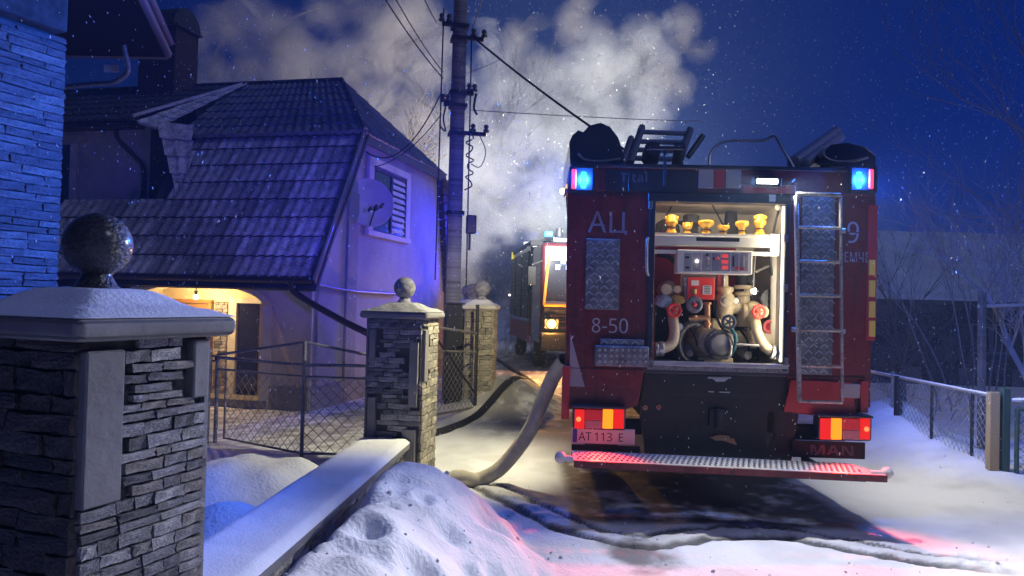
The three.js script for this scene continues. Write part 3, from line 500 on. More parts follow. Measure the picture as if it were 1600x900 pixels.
// ------------------------------------------------------------------ utility pole with its fittings and wires
{
  const p = at(706, 500, 12.2), t = thing('utility_pole', 'tall grey concrete utility pole beside the blue gable', 'utility pole', [p.x, 0, p.z], 0.2);
  obj('shaft', [tr(new THREE.CylinderGeometry(0.135 * 1.3, 0.165 * 1.35, 8.4, 4, 12), 0, 4.2, 0, 0, Math.PI / 4, 0).scale(0.76, 1, 0.76)], mat.pole, t);
  const br = (y, l, side) => { const o = obj('bracket', [bx(l, 0.06, 0.06, side * (0.1 + l / 2), y, 0.1), bx(0.28, 0.05, 0.28, 0, y, 0)], mat.iron, t); for (const k of [0.35, 0.95]) obj('insulator', [lathe([[0.001, 0.13], [0.03, 0.12], [0.045, 0.08], [0.025, 0.06], [0.05, 0.03], [0.045, 0], [0.001, 0]], 12).translate(side * (0.12 + l * k), y + 0.03, 0.12)], mat.ball, o); };
  br(6.15, 0.2, -1); br(5.95, 0.28, 1); br(5.05, 0.14, 1); br(4.85, 0.14, -1); br(4.4, 0.36, 1);
  for (const y of [5.06, 3.1]) obj('clamp_band', [tr(new THREE.CylinderGeometry(0.2, 0.2, 0.06, 4), 0, y, 0, 0, Math.PI / 4, 0)], mat.iron, t);
  obj('junction_box', [rb(0.16, 0.3, 0.14, 0.02, 0.26, 2.92, 0.1), cyl(0.02, 0.02, 0.3, 0.24, 2.65, 0.1)], mat.iron, t);
  const lp = []; for (let i = 0; i < 14; i++) lp.push(V(0.2 + 0.07 * Math.sin(i * 2.3), 4.38 - i * 0.07, 0.16 + 0.03 * Math.cos(i * 1.7)));
  obj('cable_loop', [tube(lp, 0.012, 60, 5), tube([V(0.34, 4.4, 0.14), V(0.46, 4.1, 0.14), V(0.36, 3.85, 0.14), V(0.22, 3.9, 0.14)], 0.008, 20, 5), tube([V(-0.2, 4.85, 0.12), V(-0.24, 4.6, 0.12), V(-0.2, 4.4, 0.1), V(-0.3, 4.5, 0.1)], 0.014, 20, 5), tube([V(0.28, 5.05, 0.12), V(0.25, 4.8, 0.14), V(0.3, 4.7, 0.14)], 0.02, 16, 5)], mat.cable, t);
  obj('conduit', [rod(V(-0.3, 2, 0.1), V(-0.28, 6.4, 0.1), 0.012), rod(V(0.2, 1.9, 0.14), V(0.18, 6, 0.14), 0.012)], mat.cable, t);
}
const wire = (a, b, sag, r, label, m = mat.cable) => { const pts = []; for (let i = 0; i <= 12; i++) { const u = i / 12, q = a.clone().lerp(b, u); q.y -= sag * 4 * u * (1 - u); pts.push(q); } tag(obj('overhead_wire', [tube(pts, r, 24, 5)], m, null, true), label, 'wire', 'overhead wires'); };
wire(at(742, 60, 12.1), at(985, 240, 9.5), 0.05, 0.017, 'thick dark cable slanting down from the pole to behind the truck roof');
wire(at(735, 172, 12.1), at(1100, 190, 15), 0.02, 0.008, 'thin level wire running right from the pole across the smoke', mat.wire);
wire(at(692, 122, 12.1), at(590, -20, 8), 0.05, 0.01, 'thick wire going up left from pole, lower of the pair');
wire(at(692, 112, 12.1), at(608, -20, 8.4), 0.05, 0.008, 'wire going up left from pole, upper of the pair');
wire(at(682, 35, 12.1), at(655, -20, 9), 0.02, 0.008, 'short steep wire leaving the frame left of the pole top');
wire(at(688, 148, 12.1), at(566, 232, 12.7), 0.5, 0.011, 'sagging service cable from pole to the house gable');
wire(at(690, 178, 12.1), at(575, 262, 13), 0.2, 0.008, 'thin service cable from pole to gable, lower of two');
wire(at(737, 48, 12.2), at(762, -30, 10), 0.02, 0.007, 'thin wire rising to the right of the pole top', mat.wire);
wire(at(725, 115, 12.2), at(790, 88, 16), 0.03, 0.006, 'faint thin wire reaching from the pole into the smoke', mat.wire);

// ------------------------------------------------------------------ chain-link gates and fences
function link(w, h, c = 0.075, r = 0.0022, skew = 0) { // woven wire: two families of diagonals in a w x h frame from its lower left corner
  const g = [], W = w + h;
  for (let k = 0; k * c * 1.414 < W; k++) {
    const s = k * c * 1.414;
    let x0 = Math.max(0, s - h), y0 = s - x0, x1 = Math.min(w, s), y1 = s - x1;
    if (Math.hypot(x1 - x0, y1 - y0) > 0.01) { g.push(rod(V(x0, y0, 0.003), V(x1, y1, 0.003), r, r, 4)); g.push(rod(V(w - x0, y0, -0.003), V(w - x1, y1, -0.003), r, r, 4)); }
  }
  return M(g, true);
}
function fencePanel(t, a, b, h, o = {}) { // mesh between two ground points, in the frame of t
  const len = Math.hypot(b.x - a.x, b.z - a.z), m = obj('wire_mesh', [link(len, h, o.c, (o.r ?? 0.0022) * 1.25)], o.mat ?? mat.wire, t, true);
  m.position.set(a.x, a.y, a.z); m.rotation.y = -Math.atan2(b.z - a.z, b.x - a.x); m.rotation.z = 0;
  if (Math.abs(b.y - a.y) > 0.02) { m.rotation.order = 'YXZ'; m.rotation.z = Math.atan2(b.y - a.y, len); }
}
{
  const a = gr(336, 692), b = gr(471, 716), c = at(612, 730, 7.9); c.y = 0;
  const t = thing('yard_gate', 'rusty pipe gate with peaked top and chain-link mesh before the porch', 'gate', a), q = (p) => p.clone().sub(a);
  const B = q(b), C = q(c), H = 0.98, U = (p, y) => V(p.x, y, p.z), z = V(0, 0, 0);
  obj('post', [rod(z, V(0, H + 0.02, 0), 0.024), rod(V(-0.07, 0, 0.05), V(-0.07, H + 0.1, 0.05), 0.022)], mat.galv, t);
  obj('post', [rod(U(B, 0), U(B, H + 0.24), 0.022)], mat.galv, t); obj('post', [rod(U(C, 0), U(C, H), 0.022)], mat.galv, t);
  obj('top_rail', [rod(V(0, H - 0.01, 0), U(B, H - 0.01), 0.018), rod(U(B, H - 0.01), U(C, H), 0.018)], mat.galv, t);
  obj('peaked_rail', [rod(V(0, H + 0.02, 0), U(B, H + 0.23), 0.016), rod(U(B, H + 0.23), U(C, H + 0.06), 0.016)], mat.galv, t);
  obj('lower_rail', [rod(V(0, H - 0.14, 0), U(B, H - 0.13), 0.013), rod(U(B, H - 0.13), U(C, H - 0.14), 0.013), rod(V(0.1, 0.05, 0), V(0.1, H - 0.14, 0), 0.014), rod(V(0.1, 0.06, 0), U(B, 0.05), 0.012), rod(U(B, 0.05), U(C, 0.05), 0.012)], mat.galv, t);
  fencePanel(t, V(0.1, 0.05, 0), U(B, 0.05), H - 0.2, { c: 0.085, r: 0.0032, mat: mat.galv }); fencePanel(t, U(B, 0.05), U(C, 0.05), H - 0.2, { c: 0.085, r: 0.0032, mat: mat.galv });
  obj('hinge', [tr(new THREE.TorusGeometry(0.04, 0.012, 6, 14), -0.1, 0.12, 0.05), tr(new THREE.TorusGeometry(0.03, 0.01, 6, 14), -0.04, H - 0.02, 0.03)], mat.iron, t);
}
{
  const a = at(676, 640, 10.2), b = at(742, 640, 11.2); a.y = b.y = 0;
  const t = thing('side_gate', 'dark pipe gate with wire mesh between the second and the pale pillar', 'gate', a), B = b.clone().sub(a), U = (p, y) => V(p.x, y, p.z), H = 1.28;
  obj('frame', [rod(V(0, H + 0.04, 0), U(B, H - 0.08), 0.02), rod(V(0, 1.0, 0), U(B, 0.92), 0.014), rod(V(0, 0.12, 0), U(B, 0.1), 0.018), rod(V(0, 0, 0), V(0, H + 0.04, 0), 0.02)], mat.galv, t);
  obj('post', [rod(U(B, 0), U(B, H + 0.35), 0.026)], mat.iron, t);
  fencePanel(t, V(0, 0.12, 0), U(B, 0.1), 0.85, { c: 0.08, r: 0.003 });
  obj('brace', [rod(V(0, 1.2, 0), U(B, 0.3), 0.016)], mat.iron, t);
}
{
  const p = at(712, 560, 12.0);
  const t = thing('pole_shade_sheet', 'dark sheet added for the shaded foot of the utility pole', 'post', [p.x, 0, p.z + 0.35], -0.1);
  obj('sheet', [rb(0.27, 1.62, 0.1, 0.01, 0, 0.81, 0)], mat.iron, t); obj('cap_plate', [rb(0.3, 0.03, 0.13, 0.008, 0, 1.635, 0)], mat.iron, t);  // dark sheet stands in for shade on the lower pole
}
const FR = [at(1395, 590, 9.5), at(1552, 622, 7.5)].map((p) => V(p.x, 0, p.z));
{
  const a = FR[0], b = FR[1], t = thing('chain_link_fence', 'low chain-link fence with snowy pipe rail along the right-hand bank', 'fence', b);
  const A = a.clone().sub(b), Z = V(0, 0, 0), far = A.clone().multiplyScalar(1.45), H = 0.87, U = (p, y) => V(p.x, y, p.z);
  obj('top_rail', [rod(U(Z, H), U(far, H), 0.018)], mat.galv, t); obj('snow_line', [rod(U(Z, H + 0.016), U(far, H + 0.016), 0.013)], mat.snowFine, t);
  obj('mid_wire', [rod(U(Z, H - 0.2), U(far, H - 0.2), 0.005), rod(U(Z, 0.06), U(far, 0.2), 0.006)], mat.galv, t);
  obj('post', [rod(U(A, 0), U(A, H + 0.06), 0.022)], mat.galv, t); obj('post', [rod(U(A.clone().multiplyScalar(0.93), 0), U(A.clone().multiplyScalar(0.93), H + 0.02), 0.05)], mat.iron, t);
  obj('post', [rod(U(A.clone().multiplyScalar(0.55), 0), U(A.clone().multiplyScalar(0.55), H), 0.018)], mat.iron, t); obj('post', [rod(U(A.clone().multiplyScalar(0.17), 0), U(A.clone().multiplyScalar(0.17), H), 0.018)], mat.iron, t);
  fencePanel(t, U(Z, 0.02), U(A, 0.12), H - 0.06, { c: 0.06, r: 0.0026 }); fencePanel(t, U(A, 0.12), U(far, 0.2), H - 0.2, { c: 0.06, r: 0.0026 });
  obj('wood_post', [rb(0.1, 0.92, 0.07, 0.008, -0.02, 0.46, 0.03)], mat.wood, t);
}
{
  const a = FR[1].clone().add(V(0.1, 0, 0.02)), t = thing('wire_gate', 'dark green framed wire gate cut off by the right edge', 'gate', a), H = 0.86, U = (x, y) => V(x, y, -x * 0.05 + 0.45 * x);
  const gm = std([0.03, 0.07, 0.05], { roughness: 0.5 });
  obj('post', [rb(0.08, 1.0, 0.08, 0.01, 0, 0.46, 0)], gm, t);
  obj('frame', [rod(U(0.1, 0.05), U(0.1, H - 0.1), 0.022), rod(U(0.1, 0.05), U(1.5, 0.05), 0.022), rod(U(0.1, H - 0.1), U(1.5, H - 0.1), 0.022), rod(U(1.5, 0.05), U(1.5, H), 0.022)], gm, t);
  obj('top_rail', [rod(U(0.05, H - 0.03), U(1.5, H + 0.14), 0.02)], mat.galv, t); obj('snow_line', [rod(U(0.05, H - 0.012), U(1.5, H + 0.158), 0.015)], mat.snowFine, t);
  fencePanel(t, U(0.1, 0.06), U(1.5, 0.06), H - 0.2, { c: 0.06, r: 0.003 });
}

// ------------------------------------------------------------------ barn on the right
{
  const p = at(1490, 470, 17), t = thing('outbuilding', 'long low outbuilding with snow-covered roof behind the right fence', 'building', [p.x, 0, p.z], -0.03);
  const W = 11, e = 1.95;
  obj('front_wall', [bx(W, 2.6, 0.2, 0.8, 0.66, -0.1)], mat.barnWall, t);
  obj('end_wall', [bx(0.2, 2.6, 4, -4.6, 0.66, -2.2)], mat.barnWall, t);
  obj('roof', [bx(W + 0.6, 0.08, 4.6, 0.8, e + 0.9, -1.75, 0.42)], mat.roofDark, t);
  obj('roof_snow', [snowPad(W + 0.7, 4.65, 0.16, 9, 0.1).applyMatrix4(new THREE.Matrix4().makeRotationX(0.42)).translate(0.8, e + 0.95, -1.75)], mat.barnRoof, t);
  obj('eave_board', [bx(W + 0.6, 0.14, 0.05, 0.8, e - 0.06, 0.36)], mat.roofDark, t);
  for (const x of [-2.95, -2.5, 0.6, 1.05, 2.8]) { const w = obj('window', [bx(0.34, 0.6, 0.06, x, 1.12, 0.0)], mat.glass, t); obj('frame', [bx(0.4, 0.05, 0.08, x, 1.44, 0.01), bx(0.4, 0.05, 0.08, x, 0.8, 0.01), bx(0.05, 0.6, 0.08, x - 0.2, 1.12, 0.01), bx(0.05, 0.6, 0.08, x + 0.2, 1.12, 0.01)], mat.darkWall, w); }
  for (let k = 0; k < 22; k++) obj('plank', [bx(0.38, 0.7, 0.03, -3.3 + k * 0.4, 0.1, 0.02)], k % 3 ? mat.barnWall : mat.darkWall, t);
}

// ------------------------------------------------------------------ bare trees and shrubs
function grow(o) { // trunk and twigs as tapered limbs
  const r = rngOf(o.seed), trunk = [], twig = [];
  const limb = (a, dir, len, rad, lev) => {
    let p = a.clone(), d = dir.clone(), n = lev === 0 ? 6 : 4, rr0 = rad;
    for (let i = 0; i < n; i++) {
      const q = p.clone().addScaledVector(d, len / n), r1 = rad * (1 - (i + 1) / n * (lev === 0 ? 0.6 : 0.75));
      (lev === 0 ? trunk : twig).push(rod(p, q, rr0, r1, lev === 0 ? 8 : lev < 2 ? 5 : 3));
      if (lev < o.lev && (lev > 0 || i >= (o.from ?? 1))) for (let k = 0; k < (o.kids ?? 2); k++) {
        const nd = d.clone().add(V(rr(-1, 1, r), rr(-0.3, 0.8, r), rr(-1, 1, r)).multiplyScalar(o.spread ?? 0.9)).normalize();
        limb(q, nd, len * rr(0.42, 0.66, r), Math.max(r1 * 0.62, o.min ?? 0.004), lev + 1);
      }
      d.add(V(rr(-0.2, 0.2, r), rr(-0.08, 0.16, r) - (o.droop ?? 0) * lev, rr(-0.2, 0.2, r))).normalize(); p = q; rr0 = r1;
    }
  };
  for (const [dx, dz] of o.stems ?? [[0, 0]]) limb(V(dx, -0.1, dz), V(dx * 0.6, 1, dz * 0.6).add(o.lean ?? V(0, 0, 0)).normalize(), o.h, o.r, 0);
  return [trunk, twig];
}
function tree(pos, label, o, m1 = mat.bark, m2 = mat.bark) {
  const t = thing(o.name ?? 'bare_tree', label, o.cat ?? 'tree', pos, 0), [a, b] = grow(o);
  obj(o.stems ? 'stems' : 'trunk', a, m1, t, true); obj(o.stems ? 'twigs' : 'crown', b, m2, t, true);
}
const base = (px, py, d, y = 0) => { const p = at(px, py, d); p.y = y; return p; };
const paleBark = std([0.2, 0.17, 0.14]);
tree(base(592, 200, 21), 'pale bare tree behind the house ridge beside the hip', { seed: 4, h: 4.6, r: 0.12, lev: 3, kids: 2, spread: 0.8, min: 0.012, from: 2 }, paleBark, paleBark);
tree(base(772, 200, 31), 'bare tree half lost in smoke right of the utility pole', { seed: 8, h: 6.6, r: 0.1, lev: 3, kids: 2, spread: 0.7, min: 0.012, from: 2 });
tree(base(1790, 300, 11), 'frosty bare tree reaching in from the upper right corner', { seed: 12, h: 5.6, r: 0.06, lev: 3, kids: 2, spread: 1.0, min: 0.004, from: 2, lean: V(-0.22, 0, 0) }, mat.frost, mat.frost);
tree(base(1415, 500, 13), 'slender dark bare tree before the outbuilding, beside the truck', { seed: 21, h: 2.3, r: 0.035, lev: 2, kids: 3, spread: 1.1, min: 0.005, from: 1 });
tree(base(1640, 500, 9.5), 'bare tree by the right edge with pale forked branches', { seed: 23, h: 2.2, r: 0.05, lev: 3, kids: 2, spread: 1.1, min: 0.005, from: 2, lean: V(-0.15, 0, 0) }, mat.frost, mat.frost);
tree(base(1520, 500, 12.5), 'frosty many-stemmed shrub with upright blue-lit shoots before the snowy roof', { name: 'frosty_shrub', cat: 'shrub', seed: 31, h: 2.55, r: 0.016, lev: 2, kids: 2, spread: 0.4, min: 0.005, from: 3, stems: [[0, 0], [0.25, 0.1], [-0.3, 0], [0.5, -0.1], [-0.55, 0.15], [0.8, 0.1], [-0.15, 0.2], [0.35, -0.2]] }, mat.frost, mat.frost);
tree(base(1420, 560, 11.5), 'dark tangled shrub behind the fence post nearest the truck', { name: 'garden_shrub', cat: 'shrub', seed: 37, h: 0.9, r: 0.01, lev: 2, kids: 2, spread: 0.8, min: 0.004, from: 1, stems: [[0, 0], [0.3, 0.1], [-0.3, 0.2], [0.6, 0]] });
{
  const p = base(1534, 560, 8.9), t = thing('wooden_stake', 'tall dark wooden stake standing behind the wire fence', 'stake', p);
  obj('shaft', [rb(0.07, 1.95, 0.07, 0.01, 0, 0.98, 0, 0, 0.3, 0.01)], mat.barnWall, t); obj('crosspiece', [rod(V(-0.05, 1.78, 0), V(0.75, 1.82, -0.1), 0.022)], mat.frost, t);
}

// ------------------------------------------------------------------ the fire truck seen from behind
const truck = thing('fire_truck', 'red fire truck seen from behind with open lit pump compartment', 'fire truck', [0.461, 0, -6.215], -0.035);
truck.updateMatrixWorld(true);
const toTruck = truck.matrixWorld.clone().invert();
function T(px, py, z = 0) { const o = camera.position.clone().applyMatrix4(toTruck), d = ray(px, py).transformDirection(toTruck); return o.addScaledVector(d, (z - o.z) / d.z); }
function tb(x0, y0, x1, y1, zf, zb, r = 0.008) { // a rounded block whose front face, at depth zf, spans what was measured
  const l = T(x0, (y0 + y1) / 2, zf).x, R = T(x1, (y0 + y1) / 2, zf).x, u = T((x0 + x1) / 2, y0, zf).y, b = T((x0 + x1) / 2, y1, zf).y;
  return rb(R - l, u - b, zf - zb, r, (l + R) / 2, (u + b) / 2, (zf + zb) / 2);
}
const tp = (list, z) => list.map(([x, y]) => { const p = T(x, y, z); return [p.x, p.y]; });
function print(parent, text, x0, y0, x1, y1, z, color, o = {}) {
  const a = T(x0, (y0 + y1) / 2, z), b = T(x1, (y0 + y1) / 2, z), u = T((x0 + x1) / 2, y0, z).y, d = T((x0 + x1) / 2, y1, z).y;
  const [g, m] = letters(text, b.x - a.x, u - d, color, o), q = shade(new THREE.Mesh(g, m)); q.name = o.name ?? 'lettering'; q.position.set((a.x + b.x) / 2, (u + d) / 2, z); q.rotation.z = o.rot ?? 0; parent.add(q); return q;
}
const TW = T(1367, 450).x, TY = (T(890, 262).y + T(1368, 262).y) / 2;
function spot(name, pos, dir, color, k, deg, pen = 0.6, soft = 1) {
  const s = new THREE.SpotLight(L(...color), k, 0, deg * Math.PI / 180, pen, 2); s.position.copy(pos); s.target.position.copy(pos).add(dir); s.name = name; s.castShadow = true; s.shadow.radius = soft; s.shadow.mapSize.set(1024, 1024);
  scene.add(s); scene.add(s.target); return s;
}
{
  const t = truck;
  // shell: side walls narrow a little towards the cab, roof, underbody
  const side = (x0, x1, n) => { const s = new THREE.Shape([[x0, -0.05], [x0 + 0.06, -0.05], [x1 + 0.06, -5.6], [x1, -5.6]].map(([x, z]) => new THREE.Vector2(x, -z))); return obj(n, [new THREE.ExtrudeGeometry(s, { depth: TY - 0.9, bevelEnabled: false }).rotateX(-Math.PI / 2).translate(0, 0.9, 0)], mat.red, t); };
  side(0.0, 0.62, 'side_wall'); side(TW - 0.06, TW - 0.3, 'side_wall');
  const rs = new THREE.Shape([[0.02, -0.04], [TW - 0.02, -0.04], [TW - 0.3, -5.6], [0.64, -5.6]].map(([x, z]) => new THREE.Vector2(x, -z)));
  obj('roof', [new THREE.ExtrudeGeometry(rs, { depth: 0.05, bevelEnabled: false }).rotateX(-Math.PI / 2).translate(0, TY - 0.07, 0)], mat.aluDull, t);
  obj('cab', [rb(1.9, 2.2, 1.7, 0.08, 1.5, 1.75, -6.5)], mat.red, t);
  obj('chassis', [bx(0.1, 0.26, 7.0, 0.85, 0.72, -3.6), bx(0.1, 0.26, 7.0, 1.75, 0.72, -3.6), bx(1.9, 0.3, 4.6, 1.3, 0.95, -3.2)], mat.black, t);
  for (const [x, z] of [[0.45, -1.75], [2.2, -1.75], [0.72, -5.7], [2.15, -5.7]]) { const w = obj('wheel', [tr(lathe([[0.2, -0.15], [0.42, -0.15], [0.5, -0.11], [0.52, -0.05], [0.52, 0.05], [0.5, 0.11], [0.42, 0.15], [0.2, 0.15]], 28), x, 0.52, z, 0, 0, Math.PI / 2)], mat.rubber, t); obj('rim', [cyl(0.25, 0.25, 0.24, x, 0.52, z, 0, 0, Math.PI / 2, 20)], mat.grey, w); }
  // rear face: left panel with its cut corner, right panel, header
  const lp = tp([[888, 300], [1021, 302], [1021, 572], [1006, 578], [996, 632], [975, 640], [884, 638]], 0);
  obj('rear_panel', [poly(lp, 0.06, 0.006).translate(0, 0, -0.07)], mat.red, t);
  const rp = tp([[1229, 304], [1368, 308], [1357, 560], [1345, 655], [1240, 645], [1229, 576]], 0);
  obj('rear_panel', [poly(rp, 0.06, 0.006).translate(0, 0, -0.07)], mat.red, t);
  obj('lower_skirt', [poly(tp([[1236, 594], [1330, 598], [1338, 650], [1225, 643]], 0.012), 0.012, 0.002).translate(0, 0, 0.002)], mat.redLight, t);
  const hd = obj('header', [tb(890, 262, 1369, 303, 0.0, -0.3, 0.02)], mat.red, t);
  obj('header_trim', [tb(892, 258, 1368, 265, 0.02, -0.3, 0.01), tb(1013, 303, 1238, 317, 0.03, -0.1, 0.01), tb(982, 268, 984, 300, 0.01, -0.02, 0.004)], mat.blackGloss, hd);
  for (const [a, b, m] of [[1092, 1115, mat.grey], [1116, 1133, mat.maroon], [1134, 1158, mat.grey]]) obj('checker_square', [tb(a, 262, b, 294, 0.012, -0.01, 0.003)], m, hd);
  obj('header_panel', [tb(1160, 289, 1243, 302, 0.02, -0.02, 0.006)], mat.redLight, hd);  // lighter red: glare of the work light above put into the colour
  obj('header_panel', [tb(946, 266, 1090, 300, 0.006, -0.02, 0.004)], mat.blackGloss, hd);  // dark glossy strip behind the lettering
  print(hd, 'Tital', 968, 268, 1014, 286, 0.009, '#4a5062', { bold: true });
  for (const [a, b, c] of [[1013, 1022, 574], [1226, 1233, 580]]) obj('door_seal', [tb(a, 308, b, c, 0.025, -0.1, 0.006)], mat.blackGloss, t);
  obj('grab_handle', [tube([T(1013, 372, 0.02), T(1011, 376, 0.07), T(1011, 425, 0.07), T(1013, 430, 0.02)], 0.012, 24, 8)], mat.galv, t);
  obj('sticker', [tb(1202, 304, 1212, 315, 0.034, 0.02, 0.002)], mat.white, t);
  // lettering
  for (const [a, b2, c, d2] of [[890, 304.5, 1012, 305.3], [892, 576, 1004, 577], [1233, 588, 1354, 589.2]]) obj('panel_seam', [tb(a, b2, c, d2, 0.008, -0.01, 0.0005)], mat.black, t);
  for (const [x, y] of [[1229, 372], [1229, 450], [1229, 565], [1017, 565], [1017, 320]]) obj('latch', [tb(x - 3, y - 6, x + 3, y + 6, 0.045, 0.01, 0.004)], mat.aluDull, t);
  print(t, 'АЦ', 918, 326, 982, 366, 0.004, '#7d768c', { fill: 0.98, size: 1.15, cx: 0.5 });
  print(t, '8-50', 922, 494, 984, 522, 0.004, '#a9a4b0', { size: 1.12 });
  print(t, '9', 1320, 343, 1346, 381, 0.004, '#9a96ac', { size: 1.2, fill: 0.85, stencil: true, rot: 0.0 });
  print(t, 'ЯРЕМЧЕ', 1299, 391, 1360, 411, 0.0045, '#8d88a0', { size: 1.1, fill: 0.98, stencil: true });
  // chequer plates
  const chequer = (x0, y0, x1, y1, z, parent, m = mat.aluDull) => {
    const base = tb(x0, y0, x1, y1, z, z - 0.02, 0.006); base.computeBoundingBox(); const B = base.boundingBox, g = [base];
    let row = 0; for (let y = B.min.y + 0.03; y < B.max.y - 0.02; y += 0.052, row++) for (let x = B.min.x + 0.03 + (row % 2) * 0.042; x < B.max.x - 0.02; x += 0.084) g.push(tr(new THREE.BoxGeometry(0.042, 0.009, 0.006), x - 0.014, y, z, 0, 0, 0.72), tr(new THREE.BoxGeometry(0.042, 0.009, 0.006), x + 0.018, y, z, 0, 0, -0.72));
    const pl = obj('chequer_plate', [base], m, parent); tag(obj('raised_bars', g.slice(1), mat.alu, pl), null, null, null, 'stuff'); return pl;
  };
  chequer(915, 373, 968, 484, 0.01, t); chequer(1251, 308, 1303, 586, 0.01, t);
  obj('step_tread', [tb(930, 541, 1014, 573, 0.1, 0.0, 0.01)], mat.aluDull, t);
  const studs = []; for (let j = 0; j < 3; j++) for (let i = 0; i < 9; i++) { const p = T(937 + i * 9, 547 + j * 9, 0.1); studs.push(cyl(0.011, 0.014, 0.014, p.x, p.y, p.z, Math.PI / 2, 0, 0, 10)); }
  obj('stud', studs, mat.alu, t); chequer(938, 530, 1006, 541, 0.06, t);
  // ladder on the right
  const la = obj('ladder', [rod(T(1244, 306, 0.13), T(1249, 627, 0.13), 0.02), rod(T(1313, 306, 0.13), T(1316, 627, 0.13), 0.014), rod(T(1244, 303, 0.13), T(1313, 305, 0.13), 0.018), rod(T(1249, 627, 0.13), T(1316, 629, 0.13), 0.014)], mat.galv, t);
  for (const y of [355, 408, 461, 515, 571]) obj('rung', [rod(T(1246, y, 0.13), T(1315, y + 2, 0.13), 0.014)], mat.galv, la);
  for (const [x, y] of [[1240, 309], [1241, 515], [1318, 360], [1318, 518]]) obj('bracket', [rod(T(x, y, 0.01), T(x < 1280 ? 1246 : 1315, y, 0.13), 0.016), tb(x - 4, y - 4, x + 4, y + 4, 0.03, 0, 0.008)], mat.alu, la);
  // reflective marks: contour rectangles on the right edge, slanted bars low on both edges
  for (const [a, b] of [[406, 430], [438, 464], [471, 496], [501, 526]]) obj('reflective_mark', [tb(1358, a, 1368, b, 0.012, 0, 0.003)], mat.amber, t);
  obj('mark_backing', [tb(1355, 320, 1370, 532, 0.005, -0.06, 0.004)], mat.maroon, t);
  const stripes = (x, y0, y1, n) => { const b = obj('warning_strip', [tb(x - 6, y0, x + 6, y1, 0.03, -0.02, 0.004)], mat.redLight, t); for (let i = 0; i < n; i++) { const u = y0 + (y1 - y0) * (i + 0.15) / n, v = (y1 - y0) / n * 0.42; obj('stripe', [poly(tp([[x - 6, u + v], [x - 6, u + 2 * v * 0.75], [x + 6, u + v * 0.6], [x + 6, u]], 0.034), 0.003)], mat.white, b); } };
  stripes(884, 572, 655, 5); stripes(1351, 596, 645, 4);
  obj('side_flap', [poly(tp([[891, 520], [914, 605], [890, 604]], 0.02), 0.01).translate(0, 0, -0.005)], mat.grey, t); obj('side_flap', [tb(1318, 600, 1345, 622, 0.02, 0, 0.004)], mat.grey, t);
  // corner lamps: blue and red strips in dark housings
  const beacon = (x0, x1, blue, red, side) => {
    const h = obj('beacon_housing', [tb(x0, 257, x1, 302, 0.05, -0.25, 0.03)], std([0.014, 0.016, 0.03], { roughness: 0.9 }), t);
    obj('blue_lamp', [tb(blue - 4.2, 268, blue + 4.2, 294, 0.062, 0.04, 0.012)], mat.ledBlue, h);
    obj('red_lamp', [tb(red - 3.6, 264, red + 3.6, 295, 0.062, 0.04, 0.012)], mat.ledRed, h);
  };
  beacon(889, 931, 912, 897, -1); beacon(1326, 1373, 1343, 1362, 1);
  // work light over the pump
  const wl = obj('work_light', [tb(1178, 276, 1222, 292, 0.09, 0.0, 0.012)], mat.blackGloss, t);
  obj('lamp_face', [tb(1183, 279, 1216, 287, 0.1, 0.08, 0.008)], mat.ledWhite, wl);
  // scene light on the left flank and the mirror arm below it
  const sl = obj('scene_light', [tb(881, 294, 893, 306, -1.12, -1.26, 0.02), rod(T(886, 306, -1.2), T(889, 350, -1.2), 0.014)], mat.blackGloss, t);
  obj('lamp_face', [new THREE.SphereGeometry(0.03, 14, 10).translate(T(884, 300, -1.2).x - 0.03, T(884, 300, -1.2).y, -1.16)], mat.ledWhite, sl);

  // roof: locker hood, ladder, hose reel rail, hatch with tubes
  obj('roof_locker', [poly(tp([[893, 258], [892, 222], [896, 213], [904, 206], [912, 209], [922, 198], [938, 194], [952, 200], [964, 216], [973, 242], [972, 258]], -0.1), 1.6, 0.012).translate(0, 0, -1.7)], mat.blackGloss, t);
  obj('locker_rim', [tube([T(903, 240, -0.07), T(912, 249, -0.06), T(940, 252, -0.06), T(970, 248, -0.07)], 0.012, 30, 6)], mat.galv, t);
  const rl = obj('roof_ladder', [rod(T(984, 256, -0.3), T(1003, 199, -1.2), 0.035), rod(T(1060, 256, -0.3), T(1078, 203, -1.2), 0.035), rod(T(972, 256, -0.2), T(986, 216, -0.9), 0.03)], mat.aluDull, t);
  for (const [a, b, c, d, z] of [[1000, 206, 1076, 209, -1.08], [997, 221, 1072, 223, -0.85], [991, 234, 1068, 236, -0.65], [986, 247, 1064, 249, -0.45]]) obj('rung', [rod(T(a, b, z), T(c, d, z), 0.024)], mat.alu, rl);
  obj('monitor_stand', [rod(T(1039, 290, 0.05), T(1039, 230, 0.0), 0.014), rod(T(1015, 232, 0), T(1068, 232, 0), 0.02), cyl(0.07, 0.08, 0.16, T(1018, 240, -0.2).x, T(1018, 240, -0.2).y, -0.2, 1.2), cyl(0.05, 0.05, 0.2, T(1060, 243, -0.2).x, T(1060, 243, -0.2).y, -0.2, 0.6), rod(T(1075, 245, -0.2), T(1098, 212, -0.3), 0.025)], mat.blackGloss, t);
  obj('roof_rail', [tube([T(1108, 258, -0.2), T(1110, 240, -0.25), T(1130, 222, -0.3), T(1195, 219, -0.3), T(1208, 213, -0.25), T(1222, 232, -0.12), T(1244, 276, -0.02), T(1236, 284, 0.0)], 0.012, 70, 7)], mat.alu, t);
  obj('suction_tube', [rod(T(1240, 254, -0.2), T(1306, 206, -1.6), 0.055, 0.055, 14), rod(T(1256, 256, -0.2), T(1312, 214, -1.6), 0.05, 0.05, 14)], mat.alu, t);
